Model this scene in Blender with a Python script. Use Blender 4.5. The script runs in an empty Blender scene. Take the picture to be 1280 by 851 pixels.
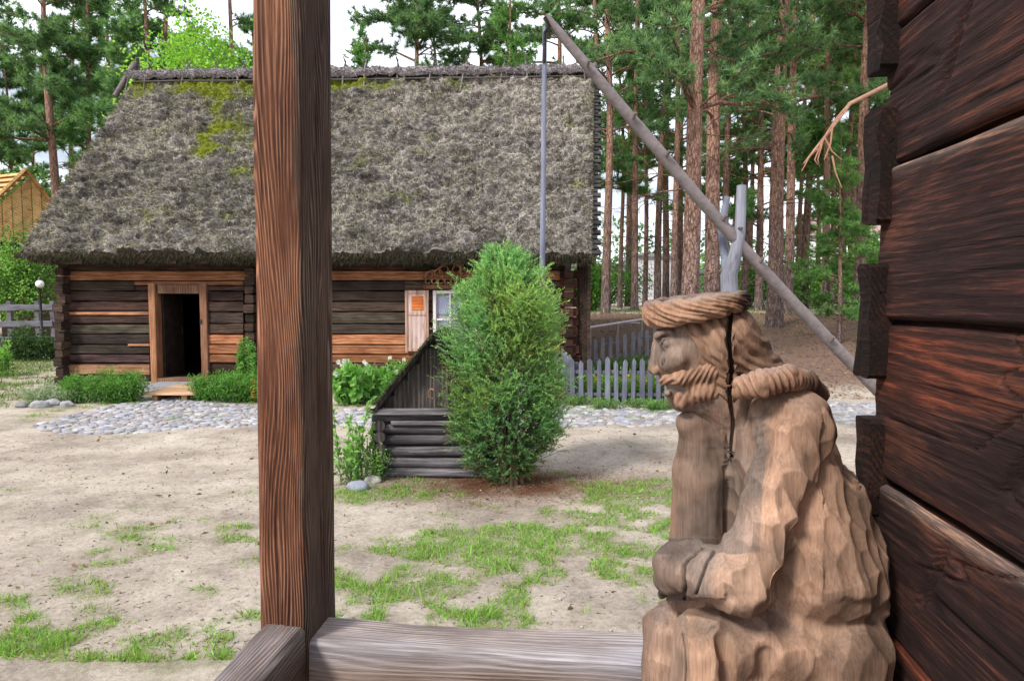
import bpy, math, random
import numpy as np
from mathutils import Vector, Matrix
R = math.radians
scene = bpy.context.scene
COL = scene.collection

# ------------------------------------------------------------------ camera
F = 853.0                       # focal length in photo pixels (24 mm on 36 mm)
PITCH = R(3.79)
CAM = np.array([0.0, 0.0, 2.0])
cam_d = bpy.data.cameras.new('camera'); cam_d.lens = 24.0; cam_d.sensor_width = 36.0
cam_d.clip_start = 0.02; cam_d.clip_end = 2000
cam = bpy.data.objects.new('camera', cam_d); COL.objects.link(cam)
cam.location = CAM; cam.rotation_euler = (R(90) - PITCH, 0, 0)
scene.camera = cam

# ------------------------------------------------------------------ light
SUN_EL, SUN_AZ = R(43), R(225)      # azimuth clockwise from +Y : behind-left of the camera
w = bpy.data.worlds.new("World"); scene.world = w; w.use_nodes = True
wt = w.node_tree; wn = wt.nodes; wn.clear()
def WN(t): return wn.new(t)
wo = WN('ShaderNodeOutputWorld'); bg = WN('ShaderNodeBackground')
sky = WN('ShaderNodeTexSky'); sky.sky_type = 'NISHITA'; sky.sun_disc = False
sky.sun_elevation = SUN_EL; sky.sun_rotation = SUN_AZ; sky.air_density = 1.0; sky.dust_density = 1.5; sky.ozone_density = 1.2
tc = WN('ShaderNodeTexCoord'); mp = WN('ShaderNodeMapping'); mp.inputs['Scale'].default_value = (1, 1, 2.2)
nz = WN('ShaderNodeTexNoise'); nz.inputs['Scale'].default_value = 2.6; nz.inputs['Detail'].default_value = 7; nz.inputs['Roughness'].default_value = .55
cr = WN('ShaderNodeMapRange'); cr.inputs['From Min'].default_value = .34; cr.inputs['From Max'].default_value = .55
mx = WN('ShaderNodeMix'); mx.data_type = 'RGBA'
mx.inputs['B'].default_value = (16.5, 17.0, 19.0, 1)
wt.links.new(tc.outputs['Generated'], mp.inputs['Vector']); wt.links.new(mp.outputs[0], nz.inputs['Vector'])
wt.links.new(nz.outputs['Fac'], cr.inputs['Value']); wt.links.new(cr.outputs[0], mx.inputs['Factor'])
wt.links.new(sky.outputs[0], mx.inputs['A']); wt.links.new(mx.outputs['Result'], bg.inputs['Color'])
bg.inputs['Strength'].default_value = .072
wt.links.new(bg.outputs[0], wo.inputs[0])
sd = bpy.data.lights.new('sun', 'SUN'); sd.energy = 3.3; sd.angle = R(11); sd.color = (1, .95, .87)
sun = bpy.data.objects.new('sun', sd); COL.objects.link(sun)
sdir = Vector((math.sin(SUN_AZ) * math.cos(SUN_EL), math.cos(SUN_AZ) * math.cos(SUN_EL), math.sin(SUN_EL)))
sun.rotation_euler = sdir.to_track_quat('Z', 'Y').to_euler(); sun.location = (-6, -8, 12)
vs = scene.view_settings; vs.view_transform = 'Standard'; vs.look = 'None'; vs.gamma = 1; vs.exposure = .62; vs.use_curve_mapping = False
scene.cycles.max_bounces = 6; scene.cycles.diffuse_bounces = 3; scene.cycles.transparent_max_bounces = 4

# ------------------------------------------------------------------ pixel -> world
cP, sP = math.cos(PITCH), math.sin(PITCH)
def ray(px, py):
    cx = (px - 640) / F; cy = (425.5 - py) / F
    return np.array([cx, cP + cy * sP, -sP + cy * cP])
def P(px, py, Y):
    d = ray(px, py); return CAM + d * (Y / d[1])
def G(px, py, z=0.0):
    d = ray(px, py); return CAM + d * ((z - CAM[2]) / d[2])

# ------------------------------------------------------------------ noise
_tab = np.random.RandomState(7).rand(64, 64, 64).astype(np.float32)
def vn(p):
    p = np.asarray(p, dtype=np.float64); i = np.floor(p).astype(int); f = p - i; f = f * f * (3 - 2 * f)
    i0 = i & 63; i1 = (i + 1) & 63
    x0, y0, z0 = i0[..., 0], i0[..., 1], i0[..., 2]; x1, y1, z1 = i1[..., 0], i1[..., 1], i1[..., 2]
    fx, fy, fz = f[..., 0], f[..., 1], f[..., 2]
    a = _tab[x0, y0, z0] * (1 - fx) + _tab[x1, y0, z0] * fx; b = _tab[x0, y1, z0] * (1 - fx) + _tab[x1, y1, z0] * fx
    c = _tab[x0, y0, z1] * (1 - fx) + _tab[x1, y0, z1] * fx; d = _tab[x0, y1, z1] * (1 - fx) + _tab[x1, y1, z1] * fx
    a = a * (1 - fy) + b * fy; c = c * (1 - fy) + d * fy
    return a * (1 - fz) + c * fz - .5
def fbm(p, o=4):
    p = np.asarray(p, float); s = 0; a = 1.0
    for k in range(o): s = s + a * vn(p * 2 ** k + 13.7 * k); a *= .5
    return s
def sstep(x, a, b):
    t = np.clip((x - a) / (b - a), 0, 1); return t * t * (3 - 2 * t)

# ------------------------------------------------------------------ materials
def newmat(name):
    m = bpy.data.materials.new(name); m.use_nodes = True; nt = m.node_tree; nt.nodes.clear()
    out = nt.nodes.new('ShaderNodeOutputMaterial'); b = nt.nodes.new('ShaderNodeBsdfPrincipled')
    nt.links.new(b.outputs[0], out.inputs[0]); return m, nt, b, out
def nd(nt, t, **k):
    n = nt.nodes.new(t)
    for a, v in k.items():
        if a.startswith('i_'):
            key = a[2:].replace('_', ' ')
            n.inputs[key].default_value = v
        else: setattr(n, a, v)
    return n
def mathn(nt, op, a, b=None, c=None):
    n = nt.nodes.new('ShaderNodeMath'); n.operation = op
    for i, v in enumerate((a, b, c)):
        if v is None: continue
        if isinstance(v, (int, float)): n.inputs[i].default_value = v
        else: nt.links.new(v, n.inputs[i])
    return n.outputs[0]
def ramp(nt, fac, stops):
    n = nt.nodes.new('ShaderNodeValToRGB'); e = n.color_ramp.elements
    while len(e) > 1: e.remove(e[-1])
    e[0].position = stops[0][0]; e[0].color = (*stops[0][1], 1)
    for p, c in stops[1:]:
        q = e.new(p); q.color = (*c, 1)
    nt.links.new(fac, n.inputs[0]); return n.outputs[0]
def mixc(nt, fac, a, b, mode='MIX'):
    n = nt.nodes.new('ShaderNodeMix'); n.data_type = 'RGBA'; n.blend_type = mode
    for key, v in (('Factor', fac), ('A', a), ('B', b)):
        s = n.inputs[key]
        if isinstance(v, (int, float)): s.default_value = v
        elif isinstance(v, tuple): s.default_value = (*v, 1)
        else: nt.links.new(v, s)
    return n.outputs['Result']
def wood(name, dark, mid, light, axis='X', freq=60, stretch=.05, bump=.5, bdist=.006, rough=.85, knots=1.0, gray=0.0, graycol=(.28, .27, .28), cracks=.6, spec=.2, wob=7.0, wm=.05, contrast=1.0):
    """weathered sawn or hewn timber; the grain runs along the given object axis"""
    m, nt, b, out = newmat(name); L = nt.links.new
    tcn = nd(nt, 'ShaderNodeTexCoord'); ai = 'XYZ'.index(axis)
    def mapped(s, st):
        mpn = nd(nt, 'ShaderNodeMapping'); v = [s, s, s]; v[ai] = s * st
        mpn.inputs['Scale'].default_value = v; L(tcn.outputs['Object'], mpn.inputs['Vector']); return mpn.outputs[0]
    sep = nd(nt, 'ShaderNodeSeparateXYZ'); L(tcn.outputs['Object'], sep.inputs[0])
    o = [sep.outputs[k] for k in range(3) if k != ai]
    across = mathn(nt, 'ADD', o[0], mathn(nt, 'MULTIPLY', o[1], .8))
    low = nd(nt, 'ShaderNodeTexNoise', i_Scale=1.0, i_Detail=2.6, i_Roughness=.42); L(mapped(6, .12), low.inputs['Vector'])
    kv = nd(nt, 'ShaderNodeTexVoronoi', i_Scale=1.0); L(mapped(3.3, .35), kv.inputs['Vector'])
    kmr = nd(nt, 'ShaderNodeMapRange', interpolation_type='SMOOTHSTEP'); kmr.inputs['From Min'].default_value = 0; kmr.inputs['From Max'].default_value = .3
    kmr.inputs['To Min'].default_value = 1; kmr.inputs['To Max'].default_value = 0; L(kv.outputs['Distance'], kmr.inputs['Value'])
    ph = mathn(nt, 'MULTIPLY', across, freq)
    ph = mathn(nt, 'ADD', ph, mathn(nt, 'MULTIPLY', low.outputs['Fac'], wm * freq * 2))
    ph = mathn(nt, 'ADD', ph, mathn(nt, 'MULTIPLY', kmr.outputs[0], .022 * freq * knots))
    sn = mathn(nt, 'MULTIPLY_ADD', mathn(nt, 'SINE', ph), .5, .5)
    sn = mathn(nt, 'POWER', sn, 1.6)
    brk = nd(nt, 'ShaderNodeTexNoise', i_Scale=1.0, i_Detail=4.0); L(mapped(11, .25), brk.inputs['Vector'])
    bmr = nd(nt, 'ShaderNodeMapRange'); bmr.inputs['From Min'].default_value = .35; bmr.inputs['From Max'].default_value = .62; L(brk.outputs['Fac'], bmr.inputs['Value'])
    sn = mathn(nt, 'ADD', .3, mathn(nt, 'MULTIPLY', mathn(nt, 'SUBTRACT', sn, .3), mathn(nt, 'MULTIPLY', bmr.outputs[0], contrast)))
    fine = nd(nt, 'ShaderNodeTexNoise', i_Scale=1.0, i_Detail=6.0, i_Roughness=.7); L(mapped(freq * .45, stretch), fine.inputs['Vector'])
    med = nd(nt, 'ShaderNodeTexNoise', i_Scale=1.0, i_Detail=5.0, i_Roughness=.6); L(mapped(5, .35), med.inputs['Vector'])
    crk = nd(nt, 'ShaderNodeTexNoise', i_Scale=1.0, i_Detail=3.0, i_Roughness=.5); L(mapped(freq * .09, stretch * .5), crk.inputs['Vector'])
    cm = nd(nt, 'ShaderNodeMapRange'); cm.inputs['From Min'].default_value = .27; cm.inputs['From Max'].default_value = .36; L(crk.outputs['Fac'], cm.inputs['Value'])
    f = mathn(nt, 'ADD', mathn(nt, 'MULTIPLY', sn, .4), mathn(nt, 'MULTIPLY_ADD', fine.outputs['Fac'], .85, -.1))
    f = mathn(nt, 'ADD', f, mathn(nt, 'MULTIPLY_ADD', med.outputs['Fac'], .9, -.45))
    c = ramp(nt, f, [(.18, dark), (.48, mid), (.8, light)])
    if gray > 0:
        gn = nd(nt, 'ShaderNodeTexNoise', i_Scale=1.0, i_Detail=4.0); L(mapped(2.2, .4), gn.inputs['Vector'])
        gm = nd(nt, 'ShaderNodeMapRange'); gm.inputs['From Min'].default_value = .62 - gray * .35; gm.inputs['From Max'].default_value = .8 - gray * .35
        L(gn.outputs['Fac'], gm.inputs['Value'])
        gc = mixc(nt, 1.0, graycol, ramp(nt, f, [(.1, (.35, .35, .35)), (.7, (1.15, 1.15, 1.15))]), 'MULTIPLY')
        c = mixc(nt, gm.outputs[0], c, gc)
    c = mixc(nt, mathn(nt, 'MULTIPLY', mathn(nt, 'SUBTRACT', 1.0, cm.outputs[0]), cracks), c, tuple(x * .25 for x in dark))
    kd = nd(nt, 'ShaderNodeMapRange'); kd.inputs['From Min'].default_value = .03; kd.inputs['From Max'].default_value = .075; L(kv.outputs['Distance'], kd.inputs['Value'])
    c = mixc(nt, mathn(nt, 'MULTIPLY', mathn(nt, 'SUBTRACT', 1.0, kd.outputs[0]), .75 * knots), c, tuple(x * .5 for x in dark))
    at = nd(nt, 'ShaderNodeVertexColor', layer_name='Col')
    c = mixc(nt, 1.0, c, at.outputs['Color'], 'MULTIPLY')
    L(c, b.inputs['Base Color']); b.inputs['Roughness'].default_value = rough; b.inputs['Specular IOR Level'].default_value = spec
    bh = mathn(nt, 'ADD', mathn(nt, 'MULTIPLY', sn, .4), mathn(nt, 'MULTIPLY', fine.outputs['Fac'], .7))
    bh = mathn(nt, 'ADD', bh, mathn(nt, 'MULTIPLY', cm.outputs[0], .9 * cracks))
    bp = nd(nt, 'ShaderNodeBump', i_Strength=bump, i_Distance=bdist); L(bh, bp.inputs['Height']); L(bp.outputs[0], b.inputs['Normal'])
    return m
def plain(name, col, rough=.8, metallic=0, var=.3, vscale=6, bump=0.0, spec=.3, usecol=True):
    m, nt, b, out = newmat(name); L = nt.links.new
    tcn = nd(nt, 'ShaderNodeTexCoord'); n = nd(nt, 'ShaderNodeTexNoise', i_Scale=float(vscale), i_Detail=6.0, i_Roughness=.65); L(tcn.outputs['Object'], n.inputs['Vector'])
    c = ramp(nt, n.outputs['Fac'], [(.25, tuple(x * (1 - var) for x in col)), (.75, tuple(min(1, x * (1 + var)) for x in col))])
    if usecol:
        at = nd(nt, 'ShaderNodeVertexColor', layer_name='Col'); c = mixc(nt, 1.0, c, at.outputs['Color'], 'MULTIPLY')
    L(c, b.inputs['Base Color']); b.inputs['Roughness'].default_value = rough; b.inputs['Metallic'].default_value = metallic; b.inputs['Specular IOR Level'].default_value = spec
    if bump: 
        bp = nd(nt, 'ShaderNodeBump', i_Strength=bump, i_Distance=.02); L(n.outputs['Fac'], bp.inputs['Height']); L(bp.outputs[0], b.inputs['Normal'])
    return m
def leafmat(name, trans=.35, rough=.55):
    """colour comes from the per-leaf colour attribute"""
    m, nt, b, out = newmat(name); L = nt.links.new
    at = nd(nt, 'ShaderNodeVertexColor', layer_name='Col')
    L(at.outputs['Color'], b.inputs['Base Color']); b.inputs['Roughness'].default_value = rough; b.inputs['Specular IOR Level'].default_value = .25
    tr = nd(nt, 'ShaderNodeBsdfTranslucent'); L(mixc(nt, 1.0, at.outputs['Color'], (1.3, 1.35, .7), 'MULTIPLY'), tr.inputs['Color'])
    ms = nd(nt, 'ShaderNodeMixShader'); ms.inputs[0].default_value = trans
    L(b.outputs[0], ms.inputs[1]); L(tr.outputs[0], ms.inputs[2]); L(ms.outputs[0], out.inputs[0]); return m

M = {}
M['post'] = wood('post_timber', (.026, .0105, .007), (.155, .062, .034), (.42, .21, .125), 'Z', 620, .03, 1.0, .004, knots=1.6, wm=.13, contrast=1.25)
M['rail'] = wood('rail_timber', (.05, .038, .032), (.2, .165, .145), (.38, .34, .315), 'X', 600, .03, 1.0, .004, wm=.09, contrast=.75, knots=1.3, gray=.5, graycol=(.27, .265, .285))
M['porchwall'] = wood('dark_hewn_timber', (.004, .0025, .002), (.026, .0125, .0095), (.15, .055, .028), 'Y', 420, .05, 1.0, .006, knots=.7, cracks=.8, wm=.05, contrast=.45)
M['stump'] = M['porchwall']
M['log'] = wood('old_log_timber', (.014, .009, .006), (.05, .032, .024), (.11, .075, .057), 'X', 110, .06, .9, .02, knots=.3, wm=.08, contrast=.6)
M['newlog'] = wood('orange_log_timber', (.12, .045, .02), (.3, .125, .06), (.46, .24, .13), 'X', 110, .06, .6, .01, knots=.6, cracks=.5, wm=.08)
M['frame'] = wood('door_frame_timber', (.1, .045, .022), (.25, .125, .07), (.38, .22, .13), 'Z', 160, .05, .6, .008, knots=.4)
M['well'] = wood('blackened_timber', (.014, .013, .015), (.07, .067, .076), (.17, .165, .195), 'X', 130, .05, .9, .012, knots=.3, contrast=.6)
M['wellv'] = wood('blackened_boards', (.012, .011, .011), (.035, .031, .03), (.09, .08, .075), 'Z', 130, .05, .9, .01, knots=.4)
M['grey'] = wood('grey_pole_timber', (.08, .07, .07), (.22, .2, .2), (.36, .33, .34), 'X', 150, .04, .7, .008, knots=.3)
M['greyz'] = wood('grey_picket_timber', (.13, .13, .15), (.27, .28, .32), (.4, .41, .46), 'Z', 150, .04, .5, .006, knots=.2, contrast=.4)
M['sweeppole'] = plain('worn_pole_wood', (.17, .145, .145), .85, 0, .35, 9, .5)
M['yellow'] = wood('new_pine_boards', (.35, .19, .07), (.55, .34, .14), (.7, .48, .24), 'X', 60, .06, .3, .006, knots=.3)
M['stoop'] = wood('stoop_boards', (.2, .12, .07), (.4, .26, .16), (.55, .38, .26), 'X', 120, .05, .4, .005, knots=.3)

# ------------------------------------------------------------------ mesh helpers
class MB:
    def __init__(s): s.v = []; s.f = []; s.c = []; s.n = 0; s.sm = []
    def add(s, V, Fc, col=(1, 1, 1), smooth=False):
        V = np.asarray(V, np.float32).reshape(-1, 3); Fc = np.asarray(Fc, np.int32)
        c = np.asarray(col, np.float32)
        if c.ndim == 1: c = np.tile(c[:3], (len(V), 1))
        s.v.append(V); s.f.append(Fc + s.n); s.c.append(c); s.n += len(V); s.sm.append(np.full(len(Fc), smooth))
    def mesh(s, name, off=(0, 0, 0)):
        V = np.concatenate(s.v) - np.asarray(off, np.float32); C = np.concatenate(s.c)
        me = bpy.data.meshes.new(name); me.vertices.add(len(V)); me.vertices.foreach_set('co', V.ravel())
        loops = np.concatenate([f.ravel() for f in s.f]).astype(np.int32)
        tot = np.concatenate([np.full(len(f), f.shape[1], np.int32) for f in s.f])
        st = np.concatenate([[0], np.cumsum(tot)[:-1]]).astype(np.int32)
        me.loops.add(len(loops)); me.loops.foreach_set('vertex_index', loops)
        me.polygons.add(len(tot)); me.polygons.foreach_set('loop_start', st)
        try: me.polygons.foreach_set('loop_total', tot)
        except Exception: pass
        me.polygons.foreach_set('use_smooth', np.concatenate(s.sm))
        me.update(calc_edges=True); 
        ca = me.color_attributes.new('Col', 'FLOAT_COLOR', 'POINT')
        ca.data.foreach_set('color', np.concatenate([C, np.ones((len(C), 1), np.float32)], 1).ravel())
        return me
    def build(s, name, m, parent=None, local=False, loc=None):
        """vertices are given in world coordinates unless local"""
        off = (0, 0, 0)
        if not local:
            if parent is not None:
                q = parent; off = np.zeros(3)
                while q is not None: off = off + np.array(q.location); q = q.parent
            elif loc is not None: off = loc
        me = s.mesh(name, off); me.materials.append(m)
        o = bpy.data.objects.new(name, me); COL.objects.link(o)
        if parent is not None: o.parent = parent
        elif loc is not None: o.location = loc
        return o
def tag(o, label, cat, group=None):
    o['label'] = label; o['category'] = cat
    if group: o['group'] = group
    return o
def thing(name, label, cat, loc=(0, 0, 0), rz=0, group=None):
    o = bpy.data.objects.new(name, None); COL.objects.link(o); o.location = loc; o.rotation_euler = (0, 0, rz); o.empty_display_size = .2
    return tag(o, label, cat, group)
def struct(o): o['kind'] = 'structure'; return o
def stuff(o, label, cat): o['kind'] = 'stuff'; return tag(o, label, cat)
def copy_tree(o, parent=None):
    c = o.copy(); COL.objects.link(c); c.parent = parent
    for ch in list(o.children): copy_tree(ch, c)
    return c
def nrm(v): v = np.asarray(v, float); return v / (np.linalg.norm(v) + 1e-12)
_sd = [0]
def beam(mb, p0, p1, w, h, bev=.012, n=8, jit=.004, col=(1, 1, 1), up=(0, 0, 1), smooth=False, jl=3.0, endjit=0.0, wave=0.0):
    """hewn timber: bevelled rectangle swept from p0 to p1, sides wandering a little"""
    _sd[0] += 1; sd = _sd[0] * 3.17
    p0 = np.asarray(p0, float); p1 = np.asarray(p1, float); d = nrm(p1 - p0); L = np.linalg.norm(p1 - p0)
    s = nrm(np.cross(d, up)); u = np.cross(s, d)
    a, b = w / 2, h / 2; bev = min(bev, a * .9, b * .9)
    prof = np.array([(-a + bev, -b), (a - bev, -b), (a, -b + bev), (a, b - bev), (a - bev, b), (-a + bev, b), (-a, b - bev), (-a, -b + bev)])
    if n > 14:   # extra points so that faces are not dead flat
        q = []
        for i in range(8):
            A, B = prof[i], prof[(i + 1) % 8]; k = 4 if i % 2 == 0 else 1
            for t in range(k): q.append(A + (B - A) * t / k)
        prof = np.array(q)
    K = len(prof); T = np.linspace(0, 1, n + 1)
    ang = np.arctan2(prof[:, 1], prof[:, 0])
    V = []
    for t in T:
        q = p0 + d * (L * t)
        nn = np.stack([prof[:, 0] * 9 + sd, prof[:, 1] * 9 + sd * 2, np.full(K, t * L * jl)], 1)
        sc = fbm(nn, 3) * jit * 2
        off = wave * vn(np.array([[t * L * 1.2, sd, 3.3]]))[0] * 2
        r = np.linalg.norm(prof, axis=1, keepdims=True); pr = prof * (1 + sc[:, None] / r)
        V.append(q + pr[:, :1] * s + pr[:, 1:] * u + u * off)
    V = np.array(V)
    if endjit:
        V[0] += d * (np.random.RandomState(_sd[0]).rand(K, 1) - .5) * endjit; V[-1] += d * (np.random.RandomState(_sd[0] + 1).rand(K, 1) - .5) * endjit
    V = V.reshape(-1, 3)
    i = np.arange(n)[:, None] * K; k = np.arange(K)[None]; k2 = (k + 1) % K
    Fq = np.stack([i + k, i + K + k, i + K + k2, i + k2], -1).reshape(-1, 4)[:, ::-1]
    mb.add(V, Fq, col, smooth)
    c0 = V[:K].mean(0); c1 = V[-K:].mean(0)
    base = mb.n
    for ring, c, flip in ((V[:K], c0, False), (V[-K:], c1, True)):
        f = np.array([(j, (j + 1) % K, K) for j in range(K)]); f = f if not flip else f[:, ::-1]
        mb.add(np.vstack([ring, c]), f[:, ::-1] if False else f, np.array(col) * .9 if np.ndim(col) == 1 else col[0], False)
def tube(mb, pts, rad, K=8, col=(1, 1, 1), caps=True, smooth=True, jit=0.0):
    pts = np.asarray(pts, float); n = len(pts); rad = np.broadcast_to(np.asarray(rad, float), (n,))
    tg = np.gradient(pts, axis=0); tg /= np.linalg.norm(tg, axis=1, keepdims=True) + 1e-9
    ref = np.array([0, 0, 1.0]) if abs(tg[0, 2]) < .8 else np.array([1.0, 0, 0])
    a = np.cross(tg, ref); a /= np.linalg.norm(a, axis=1, keepdims=True) + 1e-9; b = np.cross(tg, a)
    th = np.arange(K) * 2 * math.pi / K
    rr = rad[:, None] * np.ones((1, K))
    if jit:
        q = np.stack([np.cos(th)[None] + pts[:, 2:3] * 0 + 5, np.sin(th)[None] + pts[:, :1] * 0 + 7, (pts[:, 0] + pts[:, 1] + pts[:, 2])[:, None] * 4 + 0 * th[None]], -1)
        rr = rr * (1 + jit * fbm(q, 3))
    V = pts[:, None] + rr[..., None] * (np.cos(th)[None, :, None] * a[:, None] + np.sin(th)[None, :, None] * b[:, None])
    V = V.reshape(-1, 3); i = np.arange(n - 1)[:, None] * K; k = np.arange(K)[None]; k2 = (k + 1) % K
    Fq = np.stack([i + k, i + k2, i + K + k2, i + K + k], -1).reshape(-1, 4)
    mb.add(V, Fq, col, smooth)
    if caps:
        for ring, c in ((V[:K], pts[0]), (V[-K:], pts[-1])):
            mb.add(np.vstack([ring, c]), [(j, (j + 1) % K, K) for j in range(K)], col, False)
def box(mb, lo, hi, col=(1, 1, 1)):
    x0, y0, z0 = lo; x1, y1, z1 = hi
    V = [(x0, y0, z0), (x1, y0, z0), (x1, y1, z0), (x0, y1, z0), (x0, y0, z1), (x1, y0, z1), (x1, y1, z1), (x0, y1, z1)]
    mb.add(V, [(0, 3, 2, 1), (4, 5, 6, 7), (0, 1, 5, 4), (1, 2, 6, 5), (2, 3, 7, 6), (3, 0, 4, 7)], col)
def blades(mb, C, D, Ln, W, cols, rng, bend=0.0):
    """N flat tapered leaves/needles: base C, direction D, length Ln, width W (triangles)"""
    N = len(C); D = D / (np.linalg.norm(D, axis=1, keepdims=True) + 1e-9)
    S = np.cross(D, rng.normal(size=(N, 3))); S /= np.linalg.norm(S, axis=1, keepdims=True) + 1e-9
    Ln = np.broadcast_to(Ln, (N,))[:, None]; W = np.broadcast_to(W, (N,))[:, None]
    V = np.stack([C - S * W / 2, C + S * W / 2, C + D * Ln], 1).reshape(-1, 3)
    mb.add(V, np.arange(3 * N).reshape(-1, 3), np.repeat(cols, 3, axis=0), False)
def leaves(mb, C, D, Ln, W, cols, rng):
    """N pointed oval leaves as diamonds of two triangles folded on the midrib"""
    N = len(C); D = D / (np.linalg.norm(D, axis=1, keepdims=True) + 1e-9)
    S = np.cross(D, rng.normal(size=(N, 3))); S /= np.linalg.norm(S, axis=1, keepdims=True) + 1e-9
    U = np.cross(S, D)
    Ln = np.broadcast_to(Ln, (N,))[:, None]; W = np.broadcast_to(W, (N,))[:, None]
    mid = C + D * Ln * .45
    V = np.stack([C, mid - S * W / 2 + U * W * .15, C + D * Ln, mid + S * W / 2 + U * W * .15], 1).reshape(-1, 3)
    i = np.arange(N)[:, None] * 4
    mb.add(V, np.concatenate([i + [0, 1, 2], i + [0, 2, 3]], 0), np.repeat(cols, 4, axis=0), False)
def sphdir(rng, n, up=0.0):
    d = rng.normal(size=(n, 3)); d /= np.linalg.norm(d, axis=1, keepdims=True); d[:, 2] += up
    return d / np.linalg.norm(d, axis=1, keepdims=True)
def colvar(rng, n, base, v=.2, hue=.1):
    base = np.asarray(base); k = 1 + v * rng.normal(size=(n, 1)); h = 1 + hue * rng.normal(size=(n, 3))
    return np.clip(base * k * h, .004, .95)
# ================================================================== GROUND
def ground_h(x, y):
    x = np.asarray(x, float); y = np.asarray(y, float)
    bank = 1.3 * sstep(y, 12.8, 25) * sstep(x, 1.0, 6.0) + .9 * sstep(y, 26, 60) * (1 - sstep(x, 1.0, 6.0)) * 0
    bank = bank + 1.3 * sstep(y, 19, 26) * sstep(x, -4.0, 2.0) * (1 - sstep(x, 1.0, 6.0))
    n = .05 * fbm(np.stack([x * .35, y * .35, 0 * x + 2], -1), 3) + .02 * fbm(np.stack([x * 3, y * 3, 0 * x], -1), 3)
    return bank + n * sstep(y, 1.5, 4.5)
# grass patches: (px, py, radius along x, radius along y, weight) laid on the ground where the photo has them
patch_px = [(700, 690, 1.1, .5, 1.5), (780, 735, .8, .36, 1.7), (640, 745, .8, .28, 1.2), (800, 610, .9, .3, 1.4), (740, 632, .8, .28, 1.3), (560, 765, .8, .3, .6),
            (455, 718, .42, .18, 1.5), (800, 665, .7, .35, .9), (700, 770, .8, .2, .5), (530, 620, 1.0, .3, .35), (470, 620, .5, .3, .8),
            (20, 795, .3, .2, 1.6), (120, 740, .8, .3, .45), (200, 700, 1.1, .4, .42), (260, 660, .9, .3, .35), (150, 790, .6, .3, .55), (230, 790, .6, .25, .5), (90, 770, .5, .25, .5),
            (300, 745, .5, .3, .6), (230, 830, .5, .2, .6), (440, 770, .4, .2, .5), (600, 600, 1.5, .3, .3), (760, 690, 1.3, .6, .9), (640, 705, 1.0, .35, .5), (820, 560, .6, .3, .5), (845, 640, .6, .5, 1.0), (580, 685, .1, .07, 1.5), (610, 672, .12, .08, 1.6),
            (520, 790, .4, .15, .9), (480, 690, .8, .3, .25), (880, 700, 1.5, .8, .9), (0, 480, 4.0, 3.0, 2.6), (-300, 470, 9, 4, 2.2), (0, 440, 9, 8, 2.2), (1000, 455, 5, 1.0, .35), (760, 500, 2.2, 1.6, .5)]
PG = [(G(a, b), c, d, e) for a, b, c, d, e in patch_px]
def grass_w(x, y):
    s = 0
    for g, rx, ry, wt_ in PG:
        s = s + wt_ * np.exp(-((x - g[0]) / rx) ** 2 - ((y - g[1]) / ry) ** 2)
    n = fbm(np.stack([x * 1.6, y * 1.6, 0 * x + 5], -1), 4) * 1.1 + fbm(np.stack([x * 6, y * 6, 0 * x + 9], -1), 3) * .7
    far = .5 * sstep(y, 24, 30)
    s = s * (1 - .8 * sstep(y, 12.9, 13.6) * sstep(x, 1.5, 3) * (1 - sstep(y, 23, 25)))
    n3 = fbm(np.stack([x * 2.3 + y * .4, y * 4.2, 0 * x + 15], -1), 4)
    w_ = np.clip(s, 0, 1.3) * (.62 + 1.5 * n + 1.1 * n3) + .3 * n3 + .3 * n + .06
    return np.clip(sstep(w_, .05, 1.0) * 1.15 + far * sstep(w_, -.3, .6), 0, 1)
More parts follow.
